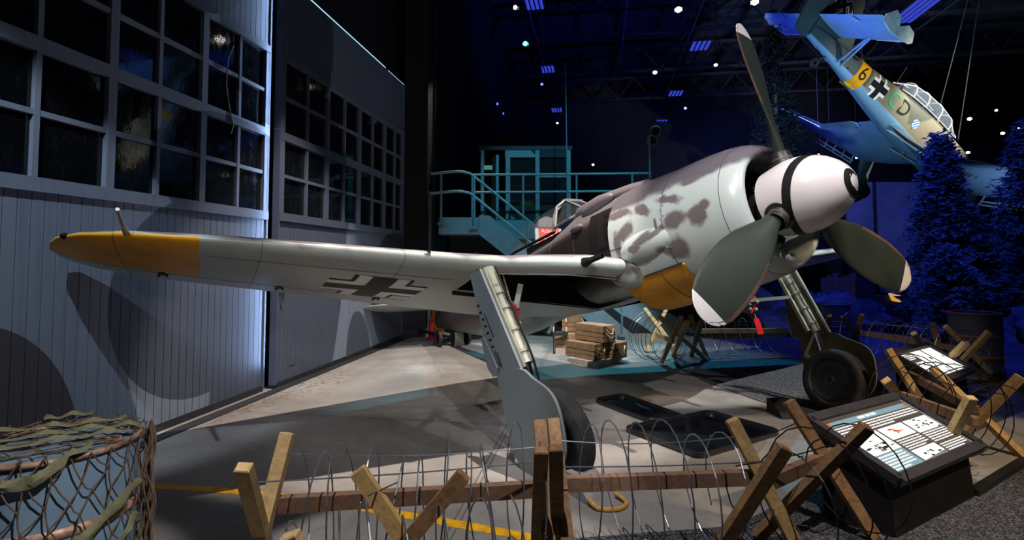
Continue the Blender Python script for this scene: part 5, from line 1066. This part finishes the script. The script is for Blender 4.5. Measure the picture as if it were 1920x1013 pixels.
# ================================================================== CRATES
ROPEL = mat('rope_handle', srgb(214, 190, 140), .8, var=.15, scale=30); SLAB = mat('slab_grey', srgb(168, 160, 158), .75, var=.12)
def crate(c, size, rz, label, handle=True):
    root = thing('wooden_crate', c, label, 'crate', 'wooden crates'); Rz = Matrix.Rotation(rz, 3, 'Z'); C0 = Vector(c); w, d, h = size
    P = lambda x, y, z: C0 + Rz @ Vector((x, y, z))
    def bx(nm, x, y, z, a, b, c2): return MB().box(P(x, y, z), (a, b, c2), Rz).build(nm, CRATEW, root)
    hp = h * .60
    for z0, z1 in ((0, hp * .48), (hp * .5, hp)):
        zc, zh = (z0 + z1) / 2, z1 - z0 - .004
        for s in (-1, 1): bx('plank', 0, s * (d / 2 - .01), zc, w, .02, zh); bx('plank', s * (w / 2 - .01), 0, zc, .02, d - .04, zh)
    bx('bottom', 0, 0, .008, w - .04, d - .04, .016)
    for s in (-1, 1): bx('lid_side', 0, s * (d / 2 - .006), hp + (h - hp) / 2 + .003, w + .008, .022, h - hp - .006); bx('lid_side', s * (w / 2 - .006), 0, hp + (h - hp) / 2 + .003, .022, d - .03, h - hp - .006)
    for k in range(3): bx('lid_plank', 0, (k - 1) * d / 3, h + .006, w + .012, d / 3 - .004, .018)
    if handle:
        for s in ((1,) if handle == 1 else (-1, 1)):
            for off in (-.03, .03): MB().tube(smooth_path([P(s * (w / 2 + .01), -d * .28, h * .72 + off), P(s * (w / 2 + .035), -d * .16, h * .5 + off), P(s * (w / 2 + .045), 0, h * .42 + off), P(s * (w / 2 + .035), d * .16, h * .5 + off), P(s * (w / 2 + .01), d * .28, h * .72 + off)], 4), .009, 6).build('rope_handle', ROPEL, root, 40)
    return root
sl = [G(1068, 681), G(1122, 692), G(1166, 676), G(1112, 668)]
m_ = MB(); m_.prism([Vector((p.x, p.y, 0)) for p in sl], (0, 0, .085)); m_.build('stone_slab', SLAB, label='grey slab under the front stack of wooden crates', cat='slab')
e1 = (sl[1] - sl[0]); RZ = math.atan2(e1.y, e1.x); mid = (sl[0] + sl[1] + sl[2] + sl[3]) / 4; ex_, ey_ = Vector((math.cos(RZ), math.sin(RZ), 0)), Vector((-math.sin(RZ), math.cos(RZ), 0))
crate(mid + ex_ * -.06 + ey_ * -.16 + Vector((0, 0, .085)), (.62, .30, .24), RZ, 'long wooden crate at the lower left of the front stack')
crate(mid + ex_ * .06 + ey_ * .19 + Vector((0, 0, .085)), (.62, .30, .24), RZ, 'long wooden crate at the lower right of the front stack')
crate(mid + ex_ * -.02 + ey_ * .0 + Vector((0, 0, .355)), (.62, .30, .25), RZ, 'long wooden crate lying on top of the front stack')
g2 = G(1064, 664); m_ = MB(); m_.box(Vector((g2.x, g2.y + .2, .045)), (.42, .42, .09)); m_.build('stone_slab', SLAB, label='grey slab under the rear pair of wooden crates', cat='slab')
crate(Vector((g2.x, g2.y + .2, .09)), (.40, .32, .24), -.2, 'lower small wooden crate of the rear pair', 1); crate(Vector((g2.x + .13, g2.y + .42, .36)), (.34, .26, .28), -.2, 'upper small wooden crate of the rear pair', 1)
MB().box(Vector((g2.x + .13, g2.y + .52, .18)), (.36, .3, .35)).build('crate_support', CRATEW, label='plain wooden box hidden behind the rear pair of crates', cat='box')
# red and white marker frame standing beside the rear crates
st_ = thing('marker_frame', (g2.x - .18, g2.y + .05, 0.0), 'black stand with two red and white striped rods beside the rear crates', 'marker')
for dx in (-.13, .10):
    for k in range(5): MB().tube([Vector((g2.x - .12 + dx * (1 - .12 * k / 5), g2.y - .02, .40 + k * .085)), Vector((g2.x - .12 + dx * (1 - .12 * (k + 1) / 5), g2.y - .02, .40 + (k + 1) * .085))], .012, 8).build('striped_rod', REDP if k % 2 else TIPW, st_)
    MB().tube([Vector((g2.x - .12 + dx, g2.y - .02, .0)), Vector((g2.x - .12 + dx, g2.y - .02, .40))], .010, 8).build('leg', DARKM, st_)
MB().box((g2.x - .13, g2.y - .02, .36), (.27, .05, .06)).build('holder', DARKM, st_)
# ================================================================== DRIP TRAYS
TRAY = mat('tray_black', (.012, .013, .015), .28, 0, spec=.6); OIL = mat('tray_oil', (.004, .005, .008), .035, 0, spec=.7)
def rtray(px, label, k=.35):
    q = [Vector((G(u, v).x, G(u, v).y, 0)) for u, v in px]; c0 = sum(q, Vector()) / 4; root = thing('drip_tray', c0, label, 'tray', 'drip trays'); n_ = len(q)
    def rnd_(sc, z, rr=.10):
        out = []
        for i in range(4):
            p0, p1, p2 = q[i - 1], q[i], q[(i + 1) % 4]; a_, b_ = p1 + (p0 - p1).normalized() * rr, p1 + (p2 - p1).normalized() * rr
            for t in range(6): t_ = t / 5; p = a_ * (1 - t_) ** 2 + p1 * 2 * t_ * (1 - t_) + b_ * t_ ** 2; out.append(c0 + (p - c0) * sc + Vector((0, 0, z)))
        return out
    rg = [rnd_(.99, .006), rnd_(1.0, .012), rnd_(1.0, .048), rnd_(.985, .055), rnd_(.955, .052), rnd_(.945, .014)]
    MB().loft(rg, cap=True).build('pan', TRAY, root, 40)
    m_ = MB(); pp = rnd_(.95, .022); m_.add(pp, [tuple(range(len(pp)))]); m_.build('oil_film', OIL, root)
rtray([(1167, 809), (1330, 777), (1467, 816), (1312, 864)], 'large black drip tray under the nose of the fighter')
rtray([(1112, 755), (1168, 745), (1288, 789), (1222, 797)], 'narrow black drip tray lying behind the large one')
# ================================================================== WHEEL CHOCKS
CHK = mat('chock_grey', srgb(150, 150, 152), .6)
def chock(c, rz, label, m=CHK, rope=True):
    root = thing('wheel_chock', c, label, 'chock'); Rz = Matrix.Rotation(rz, 3, 'Z'); C0 = Vector(c); P = lambda x, y, z: C0 + Rz @ Vector((x, y, z))
    MB().prism([P(-.14, -.11, 0), P(.14, -.11, 0), P(.10, -.11, .05), P(-.06, -.11, .15), P(-.14, -.11, .15)], Rz @ Vector((0, .22, 0))).build('wedge', m, root)
    if rope: MB().tube(smooth_path([P(.12, -.10, .04), P(.22, -.09, .018), P(.28, .02, .016), P(.24, .13, .016), P(.12, .14, .03)], 5), .016, 8).build('rope_loop', mat('chock_rope', srgb(206, 160, 84), .8, var=.2, scale=60), root, 40)
wc_ = BM @ Vector((gw.x, -1.79, gw.z)); f2 = Vector((bF.x, bF.y, 0)).normalized()
chock(Vector((wc_.x, wc_.y, 0)) + f2 * .34 + Vector((-.02, -.02, 0)), math.atan2(f2.y, f2.x), 'grey wheel chock with rope loop in front of the near wheel')
chock(Vector((wc_.x, wc_.y, 0)) - f2 * .34, math.atan2(-f2.y, -f2.x), 'grey wheel chock behind the near wheel', rope=False)
w2_ = BM @ Vector((gw.x, 1.75, gw.z)); cc = G(1478, 782); chock(Vector((cc.x - .02, cc.y + .05, .006)), math.atan2(f2.y, f2.x) - .4, 'black wheel chock beside the far wheel', BLKP, False)
# ================================================================== INFORMATION PANELS
def lectern(px, zl, zh, base, label, seed, dense=True):
    """px: low-left, low-right, high-right, high-left corners of the lit top"""
    LL, LR, HR_, HL = G(*px[0], zl), G(*px[1], zl), G(*px[2], zh), G(*px[3], zh)
    c0 = (LL + LR + HR_ + HL) / 4; U_ = ((LR - LL) + (HR_ - HL)) / 4; V_ = ((HL - LL) + (HR_ - LR)) / 4
    LL, LR, HR_, HL = c0 - U_ - V_, c0 + U_ - V_, c0 + U_ + V_, c0 - U_ + V_
    root = thing('information_panel', (c0.x, c0.y, 0), label, 'information panel', 'lit information panels'); nrm = (LR - LL).cross(HL - LL).normalized()
    if nrm.z < 0: nrm = -nrm
    def UV(u, v, o=0): return LL.lerp(LR, u).lerp(HL.lerp(HR_, u), 1 - v) + nrm * o
    m_ = MB(); m_.prism([UV(0, 1, -.07), UV(1, 1, -.07), UV(1, 0, -.07), UV(0, 0, -.07)], nrm * .06); m_.build('tray', DARKM, root)
    FR = mat('panel_frame', srgb(52, 52, 60), .45)
    for a_, b_ in ((UV(-.01, 1), UV(1.01, 1)), (UV(1, 1), UV(1, 0)), (UV(1.01, 0), UV(-.01, 0)), (UV(0, 0), UV(0, 1))): MB().bar(a_, b_, .06, .055, up=nrm).build('frame', FR, root)
    ins = lambda u, v: UV(lerp(.02, .98, u), lerp(.02, .98, v))
    bt_ = [ins(0, .95), ins(1, .95), ins(1, .12), ins(0, .12)]
    m_ = MB(); V = [Vector((p.x, p.y, .006)) for p in bt_] + [p - nrm * .07 for p in bt_]; m_.add(V, [(0, 1, 5, 4), (1, 2, 6, 5), (2, 3, 7, 6), (3, 0, 4, 7), (0, 3, 2, 1)]); m_.build('plinth', BLKP, root)
    E = lambda nm, c_, s_: emit(nm, c_, s_)
    W1 = E('panel_white', (1, .98, .92), 1.25); BR = E('panel_brown', srgb(92, 80, 72), .75); BLp = E('panel_blue', srgb(150, 188, 200), .75); ORg = E('panel_orange', srgb(225, 110, 50), .9); DK = E('panel_dark', srgb(40, 38, 38), .5); GRp = E('panel_grey', srgb(150, 150, 148), .7)
    I2 = lambda u, v, o: UV(lerp(.03, .97, u), lerp(.055, .945, v), o)
    def quad(nm, u0, v0, u1, v1, mm, o): m_ = MB(); m_.add([I2(u0, v1, o), I2(u1, v1, o), I2(u1, v0, o), I2(u0, v0, o)], [(0, 1, 2, 3)]); return m_.build(nm, mm, root)
    quad('backlit_sheet', 0, 0, 1, 1, BR, .004)
    rnd = random.Random(seed)
    def text(u0, v0, u1, rows, dv, mm=W1):
        for r_ in range(rows):
            m_ = MB(); u = u0; end = u1 if r_ < rows - 1 else lerp(u0, u1, rnd.uniform(.6, .95))
            while u < end:
                w = min(rnd.uniform(.012, .04), end - u); v = v0 + r_ * dv; b = m_.add([I2(u, v + dv * .52, .008), I2(u + w, v + dv * .52, .008), I2(u + w, v, .008), I2(u, v, .008)], [(0, 1, 2, 3)]); u += w + .006
            o = m_.build('text_line', mm, root, kind='stuff')
    if dense:
        quad('title_strip', .02, .07, .98, .155, BLp, .006); quad('title_dot', .02, .075, .06, .15, ORg, .007); quad('title_dot', .94, .075, .975, .15, ORg, .007)
        m_ = MB(); u = .36
        for w in (.075, .05, .06): m_.add([I2(u, .13, .008), I2(u + w, .13, .008), I2(u + w, .09, .008), I2(u, .09, .008)], [(0, 1, 2, 3)]); u += w + .012
        m_.build('title_text', W1, root, kind='stuff')
        text(.03, .18, .97, 4, .042); 
        quad('photo', .02, .36, .345, .70, W1, .006); quad('photo', .02, .70, .345, .985, BLp, .0055); text(.04, .73, .31, 6, .042)
        quad('photo', .365, .36, .66, .575, W1, .006); text(.37, .60, .655, 5, .038); quad('photo', .365, .79, .66, .985, W1, .006)
        quad('photo', .68, .36, .985, .60, W1, .006); text(.685, .62, .98, 5, .038); text(.685, .84, .98, 4, .036)
        def blob(cu, cv, su, sv, k, mm):
            for _ in range(k):
                m_ = MB(); a_, b_ = cu + rnd.gauss(0, su), cv + rnd.gauss(0, sv); w, h_ = rnd.uniform(.006, .03), rnd.uniform(.006, .022); m_.add([I2(a_ + w * math.cos(t), b_ + h_ * math.sin(t), .0075) for t in (0, 1, 2, 3.1, 4.2, 5.2)], [tuple(range(6))]); m_.build('picture_detail', mm, root)
        blob(.50, .47, .035, .028, 10, ORg); blob(.84, .47, .06, .05, 14, DK); blob(.19, .58, .07, .035, 14, DK); blob(.19, .63, .07, .02, 6, GRp); blob(.53, .90, .05, .03, 7, DK)
        m_ = MB(); m_.add([I2(.365, .985, .0072), I2(.66, .985, .0072), I2(.66, .93, .0072), I2(.365, .97, .0072)], [(0, 1, 2, 3)]); m_.build('picture_ground', GRp, root)
        quad('backlit_edge', 1.0, .0, 1.018, 1, W1, .006)
    else:
        text(.05, .08, .3, 4, .06); quad('photo', .34, .06, .62, .94, W1, .006); quad('photo', .05, .40, .30, .94, W1, .006); quad('photo', .66, .06, .96, .94, W1, .006)
        for _ in range(9):
            m_ = MB(); a_, b_ = rnd.uniform(.38, .94), rnd.uniform(.15, .9); w, h_ = rnd.uniform(.01, .035), rnd.uniform(.02, .08); m_.add([I2(a_ + w * math.cos(t), b_ + h_ * math.sin(t), .0075) for t in (0, 1, 2, 3.1, 4.2, 5.2)], [tuple(range(6))]); m_.build('picture_detail', rnd.choice([BLp, DK, GRp]), root)
    return root
lectern([(1688, 903), (1836, 834), (1684, 746), (1516, 787)], .36, .62, None, 'near lit information panel on a black plinth with columns of text', 3)
lectern([(1756, 718), (1830, 692), (1732, 648), (1678, 662)], .42, .66, None, 'farther lit information panel behind the tangled barricade', 5, False)
m_ = MB(); bp = G(1632, 640); pn = thing('photo_stand', (bp.x + 1.6, bp.y + 2.2, 0), 'dark stand with two amber-lit photo boards behind the far barricade', 'display stand'); AMB = emit('amber_board', srgb(230, 170, 80), .8)
q0 = at(1625, 612, 13.0); MB().box((q0.x, 13.0, .75), (.35, .1, 1.5)).build('post', DARKM, pn); 
for (u, v, w_, h_) in ((1652, 575, .42, .16), (1684, 560, .5, .2)): p = at(u, v, 13.2); MB().box(p, (w_, .04, h_), Matrix.Rotation(R(-35), 3, 'X') @ Matrix.Rotation(R(20), 3, 'Z')).build('photo_board', AMB, pn)
p = at(1665, 600, 13.25); MB().box((p.x, 13.3, .4), (1.0, .3, .8)).build('plinth', DARKM, pn)
# blue-lit plank fence section behind the port wheel
pf = thing('plank_fence', (at(1590, 560, 13.4).x, 13.4, 0), 'blue-lit plank fence section behind the ribbed drum', 'fence')
for k in range(7): x_ = at(1545 + k * 11, 560, 13.4).x; MB().box((x_, 13.4, .62 + .03 * (k % 3)), (.135, .04, 1.24 + .06 * (k % 3))).build('plank', OLDW, pf)
# ================================================================== LAMPS
LMP = mat('lamp_housing', (.02, .02, .022), .4, .3)
def lamp(u, v, z, col, strength, aim, label, r=.11, name='spotlight'):
    p = G(u, v, z); root = thing(name, p, label, 'spotlight', 'track spotlights'); d = (Vector(aim) - p).normalized()
    MB().lathe([(-.30, 0), (-.30, r * .55), (-.24, r * .7), (-.1, r * .8), (0, r), (.02, r)], p, d, 18).build('housing', LMP, root, 40)
    MB().lathe([(-.01, 0), (-.01, r * .92)], p, d, 18).build('lens', emit('lens_%s' % label[:8], col, strength), root)
    MB().tube([p - d * .15, p - d * .15 + Vector((0, 0, .2)), Vector((p.x, p.y, ZC))], .015, 6).build('yoke', LMP, root)
    sd = d.cross(Vector((0, 0, 1))).normalized()
    for s in (-1, 1): MB().bar(p + sd * r * s + d * .02, p + sd * (r * 1.2) * s + d * (.14), .12, .006, up=sd).build('barn_door', LMP, root)
    return root
CT = (0, 0, 1.6)
for u, v, z, col, s_, aim, lab, r in [(1272, 18, 9.6, (1, .95, .85), 14, CT, 'bright white spotlight at the top centre of the roof', .2), (1415, 4, 9.6, (1, .95, .9), 14, CT, 'bright white spotlight cut off by the top edge above the propeller', .2), (985, 82, 9.6, (.1, .8, .9), 5, (1, 8, 0), 'teal spotlight hanging below the left lighting track', .2),
        (1228, 136, 9.8, (.85, .8, 1), 9, CT, 'violet-white spotlight between the two rows of ceiling lights', .17), (1342, 122, 9.8, (1, .9, .7), 7, CT, 'small warm spotlight left of the upright propeller blade', .14), (966, 14, 9.6, (1, .9, .8), 1.5, (3, 4, 0), 'dim spotlight above the teal one', .16), (1285, 203, 10.0, (.5, .4, .9), 2, CT, 'dim violet spotlight beside the twin ring lamp', .16),
        (1818, 223, 8.6, (.7, .95, 1), 16, CT, 'bright spotlight right of the dive bomber canopy', .17), (1880, 250, 8.2, (1, .95, .8), 12, CT, 'spotlight above the tree at the right edge', .16), (1912, 241, 8.2, (1, .95, .8), 12, CT, 'spotlight nearest the right edge of the picture', .16), (1868, 207, 8.8, (.9, .9, 1), 4, CT, 'small dim spotlight in the upper right corner', .12), (1815, 286, 7.2, (1, 1, .8), 14, CT, 'spotlight beside the dive bomber nose', .15), (1606, 296, 6.4, (1, .85, .6), 9, CT, 'warm spotlight under the dive bomber wing', .10), (1535, 290, 6.2, (1, .6, .4), 4, CT, 'small orange spotlight above the white spinner', .09), (1555, 262, 7.0, (1, .95, .8), 16, CT, 'bright little spotlight in front of the dive bomber wing', .10),
        (1112, 309, 5.5, (.85, .95, 1), 9, CT, 'small white spotlight right of the control booth', .09), (1045, 231, 8.5, (.8, .9, 1), 9, CT, 'tiny white spotlight over the control booth roof', .10), (1016, 158, 9.0, (.1, .12, .9), 4, CT, 'small blue spotlight on the left lighting track', .12), (932, 195, 8.6, (.08, .1, .9), 4, CT, 'small blue spotlight left of the booth', .12), (943, 213, 8.6, (.08, .1, .9), 3, CT, 'faint blue spotlight just above the booth', .12)]:
    lamp(u, v, z, col, s_, aim, lab, r * .48)
# twin ring searchlight on a post at the end of the rail
tp0 = Vector((3.12, 12.05, 3.6)); tl = thing('post_lamp', Vector((3.12, 12.05, 2.59)), 'teal-lit post lamp with two round heads at the end of the walkway rail', 'lamp')
MB().tube([Vector((3.12, 12.05, 2.59)), Vector((3.12, 12.05, 4.5))], .026, 8).build('pole', TEALP, tl)
for dx, dz, dy in ((.14, 4.60, 0), (.10, 4.42, .15)):
    c_ = Vector((3.12 + dx, 12.05 + dy, dz)); MB().lathe([(-.02, .09), (-.02, .125), (.02, .13), (.03, .12), (.02, .10)], c_, (-.3, -1, -.15), 24).build('lamp_ring', TEALP, tl, 40); MB().lathe([(-.2, 0), (-.18, .08), (-.02, .11)], c_, (-.3, -1, -.15), 24).build('lamp_head', DARKM, tl, 40)
    MB().lathe([(0, 0), (0, .1)], c_, (-.3, -1, -.15), 24).build('lamp_glass', BLKP, tl)
p_ = at(1064, 420, 12.0); MB().tube([(p_.x, 12.0, 2.59), (p_.x - .01, 12.0, 4.4), (p_.x - .03, 12.0, 6.2)], [.02, .014, .006], 8).build('aerial_mast', TEALP, label='tall thin aerial mast rising in front of the control booth', cat='mast')
p_ = G(806, 640); MB().lathe([(0, 0), (0, .07), (.38, .07), (.45, .03), (.5, .025), (.5, 0)], (p_.x, p_.y + .3, 0), n=16).build('fire_extinguisher', REDP, smooth=40, label='red fire extinguisher by the dark partition behind the tail', cat='extinguisher')

# straw litter along the foot of the doors
m_ = MB(); rnd = random.Random(41); STRAW = mat('straw', srgb(150, 112, 76), .9, var=.3, scale=20)
for _ in range(260):
    t = rnd.random(); p = G(lerp(350, 640, t) + rnd.gauss(0, 18), lerp(800, 700, t) + rnd.gauss(0, 7)); a = rnd.uniform(0, math.pi); l_ = rnd.uniform(.01, .05); d_ = Vector((math.cos(a), math.sin(a), 0)) * l_
    if p.dot(NV) < -4.0: continue
    m_.bar(Vector((p.x, p.y, .004)) - d_, Vector((p.x, p.y, .006)) + d_, .003, .003)
m_.build('straw_litter', STRAW, kind='stuff', label='loose straw and leaf litter along the foot of the hangar doors', cat='litter')

for o in bpy.data.objects:
    if '_o' in o: del o['_o']
